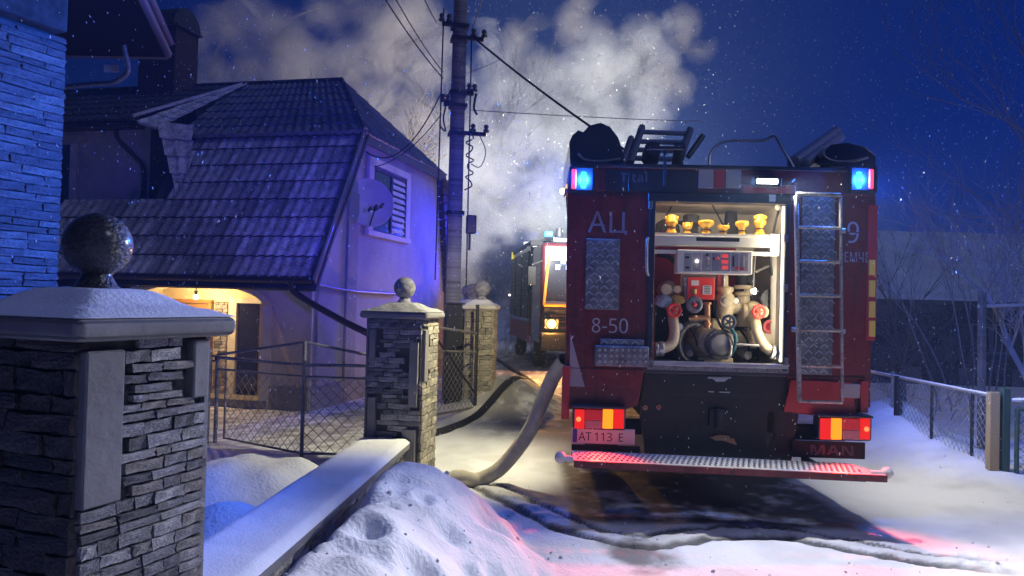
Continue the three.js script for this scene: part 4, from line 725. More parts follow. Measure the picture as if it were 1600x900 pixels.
  obj('roof_locker', [poly(tp([[1284, 258], [1287, 240], [1300, 228], [1324, 225], [1350, 231], [1366, 244], [1366, 258]], -0.3), 1.4, 0.012).translate(0, 0, -1.7)], mat.blackGloss, t);
  obj('locker_rim', [tube([T(1286, 232, -0.26), T(1288, 244, -0.26), T(1300, 251, -0.26), T(1330, 252, -0.26), T(1356, 246, -0.26)], 0.012, 30, 6)], mat.galv, t);

  // rear underside: dark frame, tow gear, plate, lamps, step
  const un = obj('rear_frame', [poly(tp([[1006, 577], [1232, 580], [1240, 646], [1228, 720], [1005, 712], [998, 640]], -0.14), 0.1, 0).translate(0, 0, -0.12), bx(2.2, 0.12, 0.1, 1.25, 0.66, -0.2)], mat.black, t);
  obj('frame_rail', [tb(1004, 576, 1232, 586, -0.01, -0.1, 0.01), tb(1050, 616, 1200, 620, -0.02, -0.06, 0.006), tb(1196, 640, 1214, 712, -0.02, -0.1, 0.01), tb(1030, 628, 1046, 700, -0.03, -0.1, 0.01)], mat.blackGloss, un);
  obj('tow_hitch', [tb(1108, 640, 1142, 668, 0.02, -0.12, 0.02), cyl(0.035, 0.035, 0.16, T(1125, 655, 0.05).x, T(1125, 655, 0.05).y, 0.03)], mat.black, un);
  const em = obj('emblem', [rod(T(1106, 590, 0), T(1142, 590, 0), 0.008), poly(tp([[1112, 591], [1138, 591], [1131, 596], [1119, 596]], -0.005), 0.012)], mat.alu, un);
  obj('latch', [tb(1107, 611, 1116, 613, -0.01, -0.03, 0.003), tb(1124, 612, 1141, 614, -0.01, -0.03, 0.003)], mat.alu, un);
  obj('bent_scrap', [poly(tp([[1108, 683], [1124, 679], [1140, 681], [1141, 686], [1146, 684], [1151, 695], [1128, 688], [1118, 688]], 0.0), 0.012)], std([0.36, 0.2, 0.1], { roughness: 0.6 }), un);
  for (const [x, y] of [[1008, 637], [1029, 636]]) obj('eyelet', [tr(new THREE.TorusGeometry(0.014, 0.007, 6, 12), T(x, y, 0).x, T(x, y, 0).y, 0)], mat.bronze, un);
  const np = obj('number_plate', [tb(893, 670, 992, 694, 0.055, 0.03, 0.004)], mat.white, t);
  print(np, '', 895, 671.5, 990, 692.5, 0.0575, '#222', { bg: '#d9d2c4', draw: (g, w, h) => { g.fillStyle = '#2a4a9a'; g.fillRect(0, 0, w * 0.07, h); g.fillStyle = '#1c1a1c'; g.font = `${h * 0.86}px sans-serif`; g.textAlign = 'center'; g.textBaseline = 'middle'; for (const [s, x] of [['AT', 0.2], ['113', 0.5], ['E', 0.79]]) g.fillText(s, x * w, h * 0.54); } });
  const tail = (x0, x1, y0, y1, flip) => {
    const h = obj('tail_lamp', [tb(x0 - 3, y0 - 2, x1 + 3, y1 + 2, 0.09, -0.05, 0.02), tb(x0 - 4, y0 - 5, x1 + 5, y0 - 1, 0.12, -0.05, 0.006)], mat.blackGloss, t);
    const seg = (a, b, n, m, u = 0, v = 1) => { const p = (k) => flip ? x1 - (x1 - x0) * k : x0 + (x1 - x0) * k, q = [p(a), p(b)].sort((m1, m2) => m1 - m2); obj(n, [tb(q[0], y0 + (y1 - y0) * u, q[1], y0 + (y1 - y0) * v, 0.1, 0.07, 0.006)], m, h); };
    seg(0.0, 0.2, 'red_lens', mat.tailRed); seg(0.21, 0.55, 'reflector_lens', mat.tailDim, 0, 0.55); seg(0.21, 0.55, 'reverse_lens', mat.tailClear, 0.56, 1); seg(0.57, 0.78, 'amber_lens', mat.tailAmber); seg(0.79, 1, 'red_lens', mat.tailRed);
    const p = T(flip ? x1 - 6 : x0 + 6, (y0 + y1) / 2, 0.1); obj('bulb_lens', [new THREE.SphereGeometry(0.02, 12, 8).translate(p.x, p.y, p.z)], mat.tailRedHot, h);
    spot('tail_lamp_glow', V((T(x0, y0, 0.2).x + T(x1, y0, 0.2).x) / 2, p.y, 0.13).applyMatrix4(t.matrixWorld), V(0, -0.8, 1), [1, 0.03, 0.015], 5.5, 52, 0.6);
  };
  tail(898, 975, 640, 670, false); tail(1282, 1360, 654, 687, true);
  print(obj('mud_flap', [tb(1238, 690, 1352, 716, 0.02, 0.0, 0.004)], mat.rubber, t), 'MAN', 1262, 694, 1338, 712, 0.024, '#4a3f44', { bold: true, size: 1.2 });
  obj('mud_flap', [tb(893, 696, 1000, 716, 0.01, -0.01, 0.004)], mat.rubber, t);
  // perforated folding step with ball ends
  const z0 = 0.12, z1 = 0.5, A = T(903, 703, z0), Bq = T(1372, 727, z0), C = T(1390, 744, z1), D = T(903, 722, z1);
  const sy = (A.y + D.y) / 2, syr = (Bq.y + C.y) / 2, x0 = 0.06, x1 = C.x - 0.02;
  const st = new THREE.Shape([[x0, -z1], [x1, -z1], [x1 - 0.12, -z0], [x0, -z0]].map(([x, z]) => new THREE.Vector2(x, z)));
  const N = 52; for (let j = 0; j < 5; j++) for (let i = 0; i < N; i++) { const x = x0 + 0.035 + (i + (j % 2) * 0.5) * (x1 - x0 - 0.16) / N, z = -z0 - 0.035 - j * (z1 - z0 - 0.03) / 5; const h = new THREE.Path(); h.moveTo(x - 0.015, z); h.lineTo(x, z - 0.026); h.lineTo(x + 0.015, z); h.lineTo(x, z + 0.02); st.holes.push(h); }
  const sg = new THREE.Group(); sg.name = 'rear_step'; sg.position.set(0, sy, 0); sg.rotation.z = Math.atan2(syr - sy, x1 - x0); t.add(sg);
  obj('tread', [new THREE.ExtrudeGeometry(st, { depth: 0.006, bevelEnabled: false }).rotateX(-Math.PI / 2).translate(0, 0, 0).scale(1, 1, 1)], mat.step, sg);
  const teeth = []; for (let j = 0; j < 5; j++) for (let i = 0; i < N; i++) { const x = x0 + 0.035 + (i + (j % 2) * 0.5) * (x1 - x0 - 0.16) / N, z = z0 + 0.035 + j * (z1 - z0 - 0.03) / 5; teeth.push(bx(0.016, 0.007, 0.005, x, 0.0085, z - 0.017)); }
  tag(obj('tread_teeth', teeth, mat.step, sg), null, null, null, 'stuff');
  obj('front_lip', [rb(x1 - x0, 0.05, 0.02, 0.006, (x0 + x1) / 2, -0.02, z1 + 0.008)], mat.red, sg);
  obj('under_tray', [bx(x1 - x0 - 0.15, 0.02, 0.3, (x0 + x1) / 2 - 0.06, -0.05, (z0 + z1) / 2)], mat.black, sg);
  for (const x of [x0 - 0.1, x1 + 0.03]) obj('ball_end', [new THREE.SphereGeometry(0.045, 18, 12).translate(x, 0.01, z1 - 0.06), rod(V(x, 0.005, z1 - 0.06), V(x < 1 ? x0 : x1 - 0.1, 0.0, z1 - 0.06), 0.025)], mat.white, sg);
  obj('hinge_arm', [bx(0.06, 0.06, 0.4, 0.45, -0.03, 0.1), bx(0.06, 0.06, 0.4, 2.0, -0.03, 0.1)], mat.black, sg);
}
{ // the pump compartment
  const t = truck, D = -0.95;
  const lo = T(1021, 572), hi = T(1228, 316), W = hi.x - lo.x, H = hi.y - lo.y, cx = (lo.x + hi.x) / 2, cy = (lo.y + hi.y) / 2;
  obj('compartment_wall', [bx(W + 0.5, H + 0.1, 0.04, cx, cy, D)], mat.inside, t);
  obj('compartment_side', [bx(0.03, H + 0.1, -D - 0.08, lo.x - 0.02, cy, D / 2 - 0.04)], mat.maroon, t); obj('compartment_side', [bx(0.03, H + 0.1, -D - 0.08, hi.x + 0.03, cy, D / 2 - 0.04)], mat.inside, t);
  obj('compartment_floor', [bx(W + 0.1, 0.04, -D, cx, lo.y - 0.01, D / 2)], mat.aluDull, t); obj('compartment_ceiling', [bx(W + 0.1, 0.03, -D - 0.08, cx, hi.y + 0.02, D / 2 - 0.04)], mat.inside, t);
  obj('sill', [tb(1020, 567, 1232, 574, 0.03, -0.05, 0.006)], mat.alu, t);
  obj('red_backing', [tb(1016, 386, 1064, 474, -0.5, -0.53, 0.004)], mat.maroon, t); obj('red_backing', [tb(1120, 428, 1156, 478, -0.5, -0.53, 0.004)], mat.maroon, t);
  obj('dark_backing', [tb(1026, 470, 1226, 566, -0.7, -0.74, 0.004)], mat.black, t); obj('dark_backing', [tb(1156, 428, 1180, 500, -0.52, -0.56, 0.01)], mat.black, t);
  // shelf with cut-outs, second rail and struts
  const sh = obj('shelf', [tb(1021, 369, 1218, 385, -0.1, -0.14, 0.006), bx(W - 0.06, 0.02, 0.55, cx - 0.02, T(1120, 371, -0.35).y, -0.39)], mat.white, t);
  obj('shelf_slot', [tb(1088, 371, 1156, 377, -0.094, -0.12, 0.004)], mat.black, sh);
  obj('rail', [tb(1021, 392, 1218, 398, -0.1, -0.14, 0.005)], mat.white, sh); obj('red_rail', [tb(1028, 386, 1150, 391, -0.12, -0.16, 0.004)], mat.maroon, sh);
  obj('bracket_plate', [tb(1204, 366, 1219, 398, -0.09, -0.13, 0.004)], mat.white, sh);
  obj('prop', [rod(T(1024, 368, -0.2), T(1052, 318, -0.5), 0.007), rod(T(1130, 352, -0.5), T(1112, 318, -0.3), 0.007)], mat.iron, sh);
  // control panel
  const cp = obj('control_panel', [tb(1058, 391, 1176, 428, -0.05, -0.2, 0.012)], mat.white, t);
  for (const [a, b] of [[1069, 1081], [1082, 1096], [1097, 1111], [1112, 1125], [1126, 1141], [1143, 1154], [1156, 1169]]) obj('plate', [tb(a, 395, b, 424, -0.046, -0.06, 0.002)], mat.grey, cp);
  const dot = (x, y, r, m, n, z = -0.04) => obj(n, [tr(lathe([[r, 0], [r, 0.012], [r * 0.8, 0.016], [0.001, 0.016]], 14), T(x, y, z).x, T(x, y, z).y, z - 0.006, Math.PI / 2)], m, cp);
  dot(1089, 408, 0.011, mat.ledWhite, 'indicator_lamp'); dot(1089, 417, 0.011, mat.creamPaint, 'knob'); for (const y of [404, 411, 418]) dot(1106, y, 0.012, mat.alu, 'gauge');
  for (const [x, y] of [[1133, 400], [1133, 409], [1133, 418]]) obj('display', [tb(x - 5, y - 3, x + 5, y + 3, -0.042, -0.05, 0.003)], std([0.2, 0.02, 0.02], { emissive: L(1, 0.08, 0.08), emissiveIntensity: 0.6 }), cp);
  dot(1121, 404, 0.013, mat.wheelRed, 'stop_button'); dot(1116, 404, 0.01, mat.black, 'knob'); for (const [x, m] of [[1146, mat.black], [1162, mat.creamPaint]]) obj('level_gauge', [tb(x - 1.5, 400, x + 1.5, 417, -0.042, -0.05, 0.002)], m, cp);
  for (const [x, y] of [[1151, 419], [1160, 420]]) obj('label', [tb(x - 3, y - 2, x + 3, y + 2, -0.043, -0.05, 0.001)], mat.wheelRed, cp);
  for (const [x, y] of [[1074, 402], [1074, 418], [1104, 398]]) obj('label', [tb(x - 3, y - 1.6, x + 3, y + 1.6, -0.043, -0.05, 0.001)], mat.black, cp);
  // light strips of the compartment
  const ls = obj('light_strip', [tb(1221, 322, 1225, 566, -0.02, -0.05, 0.006)], glow([1, 0.93, 0.76], 3.2), t);
  const up = obj('light_strip', [bx(W - 0.1, 0.015, 0.03, cx, hi.y - 0.005, -0.12)], glow([1, 0.9, 0.7], 4), t);
  for (const [w, h, x, y, z, tx, ty, tz, k] of [[0.03, H - 0.1, T(1222, 440, 0).x - 0.03, cy, -0.035, lo.x, cy, -0.7, 52], [W - 0.1, 0.03, cx, hi.y - 0.02, -0.12, cx, cy - 0.3, -0.6, 55]]) {
    const l = new THREE.RectAreaLight(L(1, 0.86, 0.62), k, w, h); l.name = 'compartment_strip'; l.position.set(x, y, z); t.add(l); l.updateMatrixWorld(true);
    const target = V(tx, ty, tz).applyMatrix4(t.matrixWorld); const pos = l.getWorldPosition(V(0, 0, 0)); const m = new THREE.Matrix4().lookAt(target, pos, V(0, 1, 0)); m.lookAt(pos, target, Math.abs(target.clone().sub(pos).normalize().y) > 0.9 ? V(0, 0, 1) : V(0, 1, 0)); l.quaternion.setFromRotationMatrix(toTruck.clone().multiply(m));
  }
  // pump body: volute, end cover, casing ribs
  const P = (x, y, z) => T(x, y, z), pc = P(1121, 538, -0.3);
  const flange = (p, r, h, rx, ry, rz) => tr(lathe([[0.001, 0], [r, 0], [r * 1.05, h * 0.2], [r * 1.05, h * 0.8], [r, h], [0.001, h]], 22), p.x, p.y, p.z, rx, ry, rz);
  const pump = obj('pump', [tr(lathe([[0.001, 0.3], [0.11, 0.3], [0.115, 0.27], [0.14, 0.25], [0.165, 0.18], [0.165, 0.08], [0.19, 0.06], [0.19, 0], [0.001, 0]], 36), P(1112, 535, -0.3).x, pc.y + 0.015, -0.6, Math.PI / 2), cyl(0.072, 0.08, 0.3, P(1155, 527, -0.4).x, pc.y + 0.045, -0.42, 0, 0, Math.PI / 2), tr(lathe([[0.001, 0], [0.1, 0], [0.1, 0.03], [0.001, 0.03]], 26), P(1146, 527, -0.4).x, pc.y + 0.045, -0.42, 0, 0, Math.PI / 2), tr(lathe([[0.001, 0], [0.1, 0], [0.1, 0.03], [0.001, 0.03]], 26), P(1170, 527, -0.4).x, pc.y + 0.045, -0.42, 0, 0, Math.PI / 2), rb(0.1, 0.16, 0.12, 0.03, P(1118, 512, -0.35).x, P(1118, 512, -0.35).y, -0.38), rb(0.3, 0.05, 0.2, 0.01, P(1115, 562, -0.4).x, P(1115, 562, -0.4).y, -0.42)], mat.creamPaint, t);
  obj('end_cover', [tr(lathe([[0.001, 0.06], [0.075, 0.06], [0.09, 0.045], [0.1, 0.02], [0.1, 0]], 30), pc.x + 0.01, pc.y, -0.28, Math.PI / 2)], mat.grey, pump);
  const bolts = []; for (let k = 0; k < 10; k++) { const a = k / 10 * Math.PI * 2; bolts.push(cyl(0.011, 0.011, 0.03, pc.x + 0.01 + 0.135 * Math.cos(a), pc.y + 0.135 * Math.sin(a), -0.29, Math.PI / 2, 0, 0, 6)); } obj('bolt', bolts, mat.alu, pump);
  obj('clamp_ring', [tr(new THREE.TorusGeometry(0.115, 0.014, 8, 30), pc.x + 0.01, pc.y, -0.27)], mat.aluDull, pump);
  obj('suction_stub', [tr(new THREE.TorusGeometry(0.19, 0.028, 8, 36), P(1092, 534, -0.45).x, pc.y + 0.015, -0.44, 0, 0.35), tr(new THREE.TorusGeometry(0.165, 0.022, 8, 36), P(1084, 536, -0.4).x, pc.y + 0.0, -0.38, 0, 0.45)], mat.aluDull, pump);
  for (const [x, y, s] of [[1076, 552, 0.045], [1166, 555, 0.05], [1186, 520, 0.04], [1060, 520, 0.04]]) obj('pump_fitting', [flange(P(x, y, -0.42), s, s * 1.6, 0.4, 0, 0.7), flange(P(x, y, -0.36), s * 0.7, s, Math.PI / 2, 0, 0)], mat.grey, pump);
  for (const [a, b2, c, d2] of [[1066, 500, 1092, 560], [1150, 508, 1172, 566], [1168, 440, 1200, 520], [1096, 474, 1126, 520]]) obj('cable_run', [tube([P(a, b2, -0.5), P((a + c) / 2 + 6, (b2 + d2) / 2 - 6, -0.3), P(c, d2, -0.45)], 0.009, 20, 6)], mat.rubber, pump);
  for (const [x, y] of [[1150, 470], [1176, 455], [1062, 510]]) { const gq = obj('pressure_gauge', [flange(P(x, y, -0.28), 0.03, 0.025, Math.PI / 2, 0, 0)], mat.chrome, pump); obj('dial_face', [flange(P(x, y, -0.252), 0.024, 0.004, Math.PI / 2, 0, 0)], mat.white, gq); }
  // outlets with red handwheels
  const wheel = (x, y, z, r, m, parent) => { const p = P(x, y, z), g = [tr(new THREE.TorusGeometry(r, r * 0.26, 10, 24), p.x, p.y, p.z)]; for (let k = 0; k < 5; k++) g.push(cyl(r * 0.16, r * 0.16, r, p.x + Math.cos(k * 1.257) * r * 0.5, p.y + Math.sin(k * 1.257) * r * 0.5, p.z, 0, 0, k * 1.257 - Math.PI / 2, 6)); for (let k = 0; k < 8; k++) g.push(new THREE.SphereGeometry(r * 0.24, 8, 6).translate(p.x + Math.cos(k * 0.785) * r * 1.1, p.y + Math.sin(k * 0.785) * r * 1.1, p.z)); g.push(cyl(r * 0.3, r * 0.35, r * 0.5, p.x, p.y, p.z, Math.PI / 2)); return obj('handwheel', g, m, parent); };
  const lo1 = obj('left_outlet', [tube([P(1049, 482, -0.3), P(1052, 500, -0.22), P(1054, 520, -0.17), P(1050, 536, -0.14), P(1040, 543, -0.12), P(1026, 545, -0.1)], 0.045, 40, 14), new THREE.SphereGeometry(0.07, 18, 12).scale(1, 1.25, 1).translate(P(1051, 476, -0.35).x, P(1051, 476, -0.35).y, -0.35), flange(P(1051, 468, -0.35), 0.06, 0.03, 0, 0, 0)], mat.creamPaint, t);
  obj('hose_coupling_ring', [flange(P(1037, 545, -0.11), 0.06, 0.045, 0, 0, Math.PI / 2), flange(P(1028, 546, -0.1), 0.058, 0.03, 0, 0, Math.PI / 2)], mat.alu, lo1); wheel(1054, 485, -0.16, 0.05, mat.wheelRed, lo1);
  const ro = obj('right_outlet', [tube([P(1176, 492, -0.35), P(1180, 503, -0.25), P(1184, 522, -0.2), P(1194, 540, -0.16), P(1206, 549, -0.12), P(1222, 553, -0.08)], 0.045, 40, 14), new THREE.SphereGeometry(0.085, 18, 12).scale(1.1, 1.1, 0.9).translate(P(1176, 487, -0.36).x, P(1176, 487, -0.36).y, -0.36), flange(P(1187, 487, -0.3), 0.05, 0.1, Math.PI / 2, 0, 0), flange(P(1166, 488, -0.36), 0.07, 0.04, 0, 0, Math.PI / 2)], mat.creamPaint, t);
  obj('hose_coupling_ring', [flange(P(1212, 551, -0.11), 0.058, 0.045, 0, 0, 1.3), flange(P(1222, 554, -0.08), 0.054, 0.06, 0, 0, 1.3)], mat.aluDull, ro); wheel(1186, 487, -0.2, 0.05, mat.wheelRed, ro);
  // risers and valve in the middle
  const rv = obj('centre_valve', [lathe([[0.001, -0.2], [0.06, -0.2], [0.07, -0.16], [0.06, -0.12], [0.085, -0.08], [0.1, -0.02], [0.095, 0.05], [0.06, 0.09], [0.075, 0.11], [0.075, 0.14], [0.03, 0.15], [0.028, 0.24], [0.001, 0.25]], 24).translate(P(1132, 474, -0.4).x, P(1132, 474, -0.4).y, -0.4), flange(P(1133, 470, -0.28), 0.055, 0.05, Math.PI / 2, 0, 0), flange(P(1133, 470, -0.24), 0.03, 0.05, Math.PI / 2, 0, 0), cyl(0.05, 0.06, 0.2, P(1136, 510, -0.4).x, P(1136, 510, -0.4).y, -0.4)], mat.creamPaint, t);
  obj('stem', [cyl(0.014, 0.014, 0.22, P(1131, 440, -0.38).x, P(1131, 440, -0.38).y, -0.38), tr(new THREE.SphereGeometry(0.02, 10, 8), P(1131, 434, -0.38).x, P(1131, 434, -0.38).y, -0.38)], mat.alu, rv);
  const rr2 = obj('riser_pipe', [cyl(0.055, 0.06, 0.34, P(1161, 478, -0.42).x, P(1161, 480, -0.42).y, -0.42), flange(P(1161, 452, -0.42), 0.075, 0.035, 0, 0, 0), flange(P(1161, 462, -0.42), 0.07, 0.03, 0, 0, 0), cyl(0.05, 0.05, 0.18, P(1152, 482, -0.38).x, P(1152, 482, -0.38).y, -0.38, 0, 0, Math.PI / 2)], mat.creamPaint, t);
  obj('rubber_sleeve', [cyl(0.05, 0.055, 0.17, P(1159, 440, -0.42).x, P(1159, 440, -0.42).y, -0.42)], mat.rubber, rr2);
  // red valve box with data plates, dark dial wheel, bronze tee
  const vb = obj('valve_box', [tb(1074, 433, 1117, 468, -0.2, -0.34, 0.01)], mat.wheelRed, t);
  obj('data_plate', [tb(1080, 438, 1092, 446, -0.194, -0.21, 0.002), tb(1098, 446, 1112, 460, -0.194, -0.21, 0.002)], mat.white, vb);
  obj('line_of_print', [0, 1, 2, 3, 4].map((k) => tb(1100, 447.5 + k * 2.5, 1110, 448.5 + k * 2.5, -0.192, -0.2, 0.001)), mat.black, vb);
  obj('top_pipe', [rod(P(1068, 434, -0.24), P(1118, 433, -0.24), 0.014), rod(P(1072, 434, -0.24), P(1072, 470, -0.24), 0.014)], mat.alu, vb);
  const dl = obj('dial_wheel', [tr(new THREE.TorusGeometry(0.05, 0.022, 10, 26), P(1085, 476, -0.16).x, P(1085, 476, -0.16).y, -0.16), flange(P(1085, 476, -0.2), 0.04, 0.04, Math.PI / 2, 0, 0)], mat.aluDull, t); obj('hub', [new THREE.SphereGeometry(0.02, 12, 8).translate(P(1085, 476, -0.13).x, P(1085, 476, -0.13).y, -0.13)], mat.wheelRed, dl);
  obj('bronze_pipe', [rod(P(1076, 497, -0.2), P(1108, 496, -0.2), 0.02, 0.02, 12), rod(P(1105, 472, -0.2), P(1105, 512, -0.22), 0.026, 0.026, 12), flange(P(1105, 476, -0.2), 0.034, 0.02, 0, 0, 0), flange(P(1084, 460, -0.2), 0.024, 0.05, 0, 0, 0), flange(P(1084, 496, -0.2), 0.03, 0.02, 0, 0, 0), flange(P(1105, 508, -0.22), 0.036, 0.02, 0, 0, 0)], mat.bronze, t);
  wheel(1139, 503, -0.2, 0.05, std([0.02, 0.04, 0.08], { roughness: 0.4 }), t);
  obj('teal_hose', [tube([P(1140, 512, -0.25), P(1149, 525, -0.2), P(1147, 545, -0.2), P(1140, 556, -0.25)], 0.016, 24, 8)], std([0.03, 0.16, 0.2], { roughness: 0.5 }), t);
  obj('black_hose', [tube([P(1118, 470, -0.3), P(1120, 495, -0.22), P(1128, 512, -0.22), P(1140, 520, -0.28)], 0.012, 24, 8), tube([P(1062, 545, -0.4), P(1062, 565, -0.3), P(1100, 566, -0.3)], 0.02, 20, 8), tube([P(1216, 330, -0.2), P(1209, 360, -0.15), P(1204, 400, -0.12), P(1206, 430, -0.2)], 0.01, 20, 6), tube([P(1028, 398, -0.4), P(1046, 402, -0.35), P(1056, 412, -0.4)], 0.02, 18, 8)], mat.rubber, t);
  obj('drain_pipe', [tube([P(1143, 540, -0.2), P(1140, 556, -0.15), P(1134, 561, -0.15)], 0.012, 16, 8), rod(P(1150, 538, -0.15), P(1190, 540, -0.15), 0.01)], mat.alu, t);
  obj('upper_left_valve', [new THREE.SphereGeometry(0.075, 18, 12).scale(1.2, 1, 0.9).translate(P(1042, 453, -0.32).x, P(1042, 453, -0.32).y, -0.32), flange(P(1040, 452, -0.24), 0.045, 0.04, Math.PI / 2, 0, 0), flange(P(1057, 452, -0.26), 0.03, 0.05, Math.PI / 2, 0, 0), tube([P(1034, 452, -0.35), P(1040, 442, -0.3), P(1050, 443, -0.32), P(1056, 452, -0.35)], 0.018, 20, 8), cyl(0.05, 0.055, 0.12, P(1048, 466, -0.35).x, P(1048, 466, -0.35).y, -0.35)], mat.creamPaint, t);
  obj('grey_reel', [cyl(0.09, 0.09, 0.12, P(1206, 468, -0.5).x, P(1206, 468, -0.5).y, -0.5, Math.PI / 2), cyl(0.1, 0.1, 0.02, P(1206, 468, -0.43).x, P(1206, 468, -0.43).y, -0.43, Math.PI / 2)], mat.aluDull, t);
  obj('white_post', [rod(P(1214, 400, -0.3), P(1212, 560, -0.3), 0.05, 0.05, 14)], mat.white, t); obj('prop_rod', [rod(P(1180, 400, -0.3), P(1176, 460, -0.35), 0.008), rod(P(1180, 425, -0.4), P(1202, 415, -0.4), 0.014)], mat.galv, t);
  obj('dark_fitting', [cyl(0.05, 0.07, 0.22, P(1142, 350, -0.5).x, P(1142, 350, -0.5).y, -0.5)], mat.rubber, t); obj('dark_fitting', [cyl(0.11, 0.11, 0.2, P(1040, 362, -0.5).x, P(1040, 362, -0.5).y, -0.5, Math.PI / 2)], mat.rubber, t);
  obj('bell_pipe', [tr(lathe([[0.03, 0], [0.035, 0.08], [0.06, 0.11], [0.055, 0.11], [0.025, 0.07]], 18), P(1218, 322, -0.15).x, P(1218, 326, -0.15).y, -0.15, 0.3, 0, 0.2)], mat.creamPaint, t);
  // loose couplings on the shelf, pink-ended hose and cloths lying by the pump
  const sy = T(1120, 371, -0.35).y + 0.011, world = (p) => p.applyMatrix4(truck.matrixWorld);
  const cpl = (x, s, hh, label, m, name, cat, prof, ears) => {
    const p = T(x, 366, -0.22), w = world(V(p.x, sy, -0.22)), k = thing(name, label, cat, w, truck.rotation.y + rr(-0.4, 0.4), name === 'hose_adapter' ? 'adapters on the compartment shelf' : null);
    obj('body', [lathe(prof.map(([r, y]) => [r * s, y * hh]), 22)], m, k);
    obj('collar', [tr(new THREE.TorusGeometry(0.66 * s, 0.1 * s, 8, 22), 0, hh * 0.32, 0, Math.PI / 2)], mat.brownMetal, k);
    for (let i = 0; i < ears; i++) { const a = i / ears * Math.PI * 2 + 0.5; obj('lug', [rb(0.025 * s * 12, 0.03, 0.03, 0.006, Math.cos(a) * 0.9 * s, hh * 0.85, Math.sin(a) * 0.9 * s, 0, -a)], m, k); }
    return k;
  };
  const cA = [[0.001, 0], [0.8, 0], [0.8, 0.12], [0.62, 0.2], [0.62, 0.45], [0.95, 0.55], [0.95, 0.7], [0.7, 0.74], [0.7, 0.95], [0.55, 1], [0.4, 0.96], [0.001, 0.9]], cB = [[0.001, 0], [0.6, 0], [0.6, 0.1], [0.45, 0.25], [0.5, 0.5], [1, 0.72], [1, 0.95], [0.85, 1], [0.6, 0.92], [0.001, 0.88]];
  cpl(1049, 0.055, 0.16, 'yellow hose adapter, tall and leftmost on the pump shelf', mat.yellow, 'hose_adapter', 'hose adapter', cA, 2);
  cpl(1074, 0.04, 0.1, 'small yellow hose adapter before the black fitting on the shelf', mat.yellow, 'hose_adapter', 'hose adapter', cA, 2);
  cpl(1103, 0.065, 0.12, 'yellow wide-mouthed hose adapter, third from left on the shelf', mat.yellow, 'hose_adapter', 'hose adapter', cB, 3);
  cpl(1130, 0.05, 0.08, 'low yellow spoked hose adapter in the middle of the shelf', mat.yellow, 'hose_adapter', 'hose adapter', cB, 4);
  cpl(1159, 0.055, 0.12, 'yellow wide-mouthed hose adapter right of the black tube', mat.yellow, 'hose_adapter', 'hose adapter', cB, 2);
  cpl(1187, 0.055, 0.18, 'tallest yellow hose adapter at the right end of the shelf', mat.yellow, 'hose_adapter', 'hose adapter', cA, 3);
  { const p = T(1080, 366, -0.4), k = thing('black_coupling', 'large black suction coupling behind the small yellow adapter', 'coupling', world(V(p.x, sy, -0.42)), truck.rotation.y); obj('body', [lathe(cA.map(([r, y]) => [r * 0.1, y * 0.19]), 24)], mat.rubber, k); obj('lug', [rb(0.05, 0.03, 0.03, 0.006, 0.1, 0.12, 0)], mat.rubber, k); obj('lug', [rb(0.05, 0.03, 0.03, 0.006, -0.1, 0.12, 0)], mat.rubber, k); }
  const rag = (x, y, z, s, m, label, cat, seed) => { const g = new THREE.IcosahedronGeometry(1, 4), p = g.attributes.position; for (let i = 0; i < p.count; i++) { const v = V(p.getX(i), p.getY(i), p.getZ(i)), k = 0.75 + 0.6 * (fbm(v.x * 2.4 + seed, v.y * 2.4 + v.z * 1.7, 3, seed)); p.setXYZ(i, v.x * k * s[0], v.y * k * s[1], v.z * k * s[2]); } g.deleteAttribute('normal'); const h = mergeVertices(g.deleteAttribute('uv')); h.computeVertexNormals(); const o = obj('crumpled_cloth', [h], m); o.position.copy(world(T(x, y, z))); return tag(o, label, cat); };
  rag(1036, 470, -0.22, [0.07, 0.055, 0.05], std([0.3, 0.4, 0.5]), 'crumpled pale blue cloth left of the left red handwheel', 'cloth', 3);
  rag(1059, 468, -0.24, [0.06, 0.04, 0.04], std([0.6, 0.42, 0.12]), 'crumpled yellowish cloth above the left red handwheel', 'cloth', 5);
  rag(1208, 530, -0.35, [0.12, 0.1, 0.08], std([0.5, 0.46, 0.36]), 'crumpled beige sacking beside the right outlet pipe', 'cloth', 7);
  { const p = world(T(1203, 511, -0.3)), k = thing('hose_end', 'pink-ended short hose lying right of the right handwheel', 'hose', p, truck.rotation.y - 0.5); obj('ring', [tr(new THREE.TorusGeometry(0.05, 0.014, 8, 22), 0, 0, 0)], std([0.55, 0.12, 0.14], { roughness: 0.5 }), k); obj('tube_body', [cyl(0.045, 0.045, 0.25, -0.0, 0, -0.14, Math.PI / 2)], mat.maroon, k); }
}
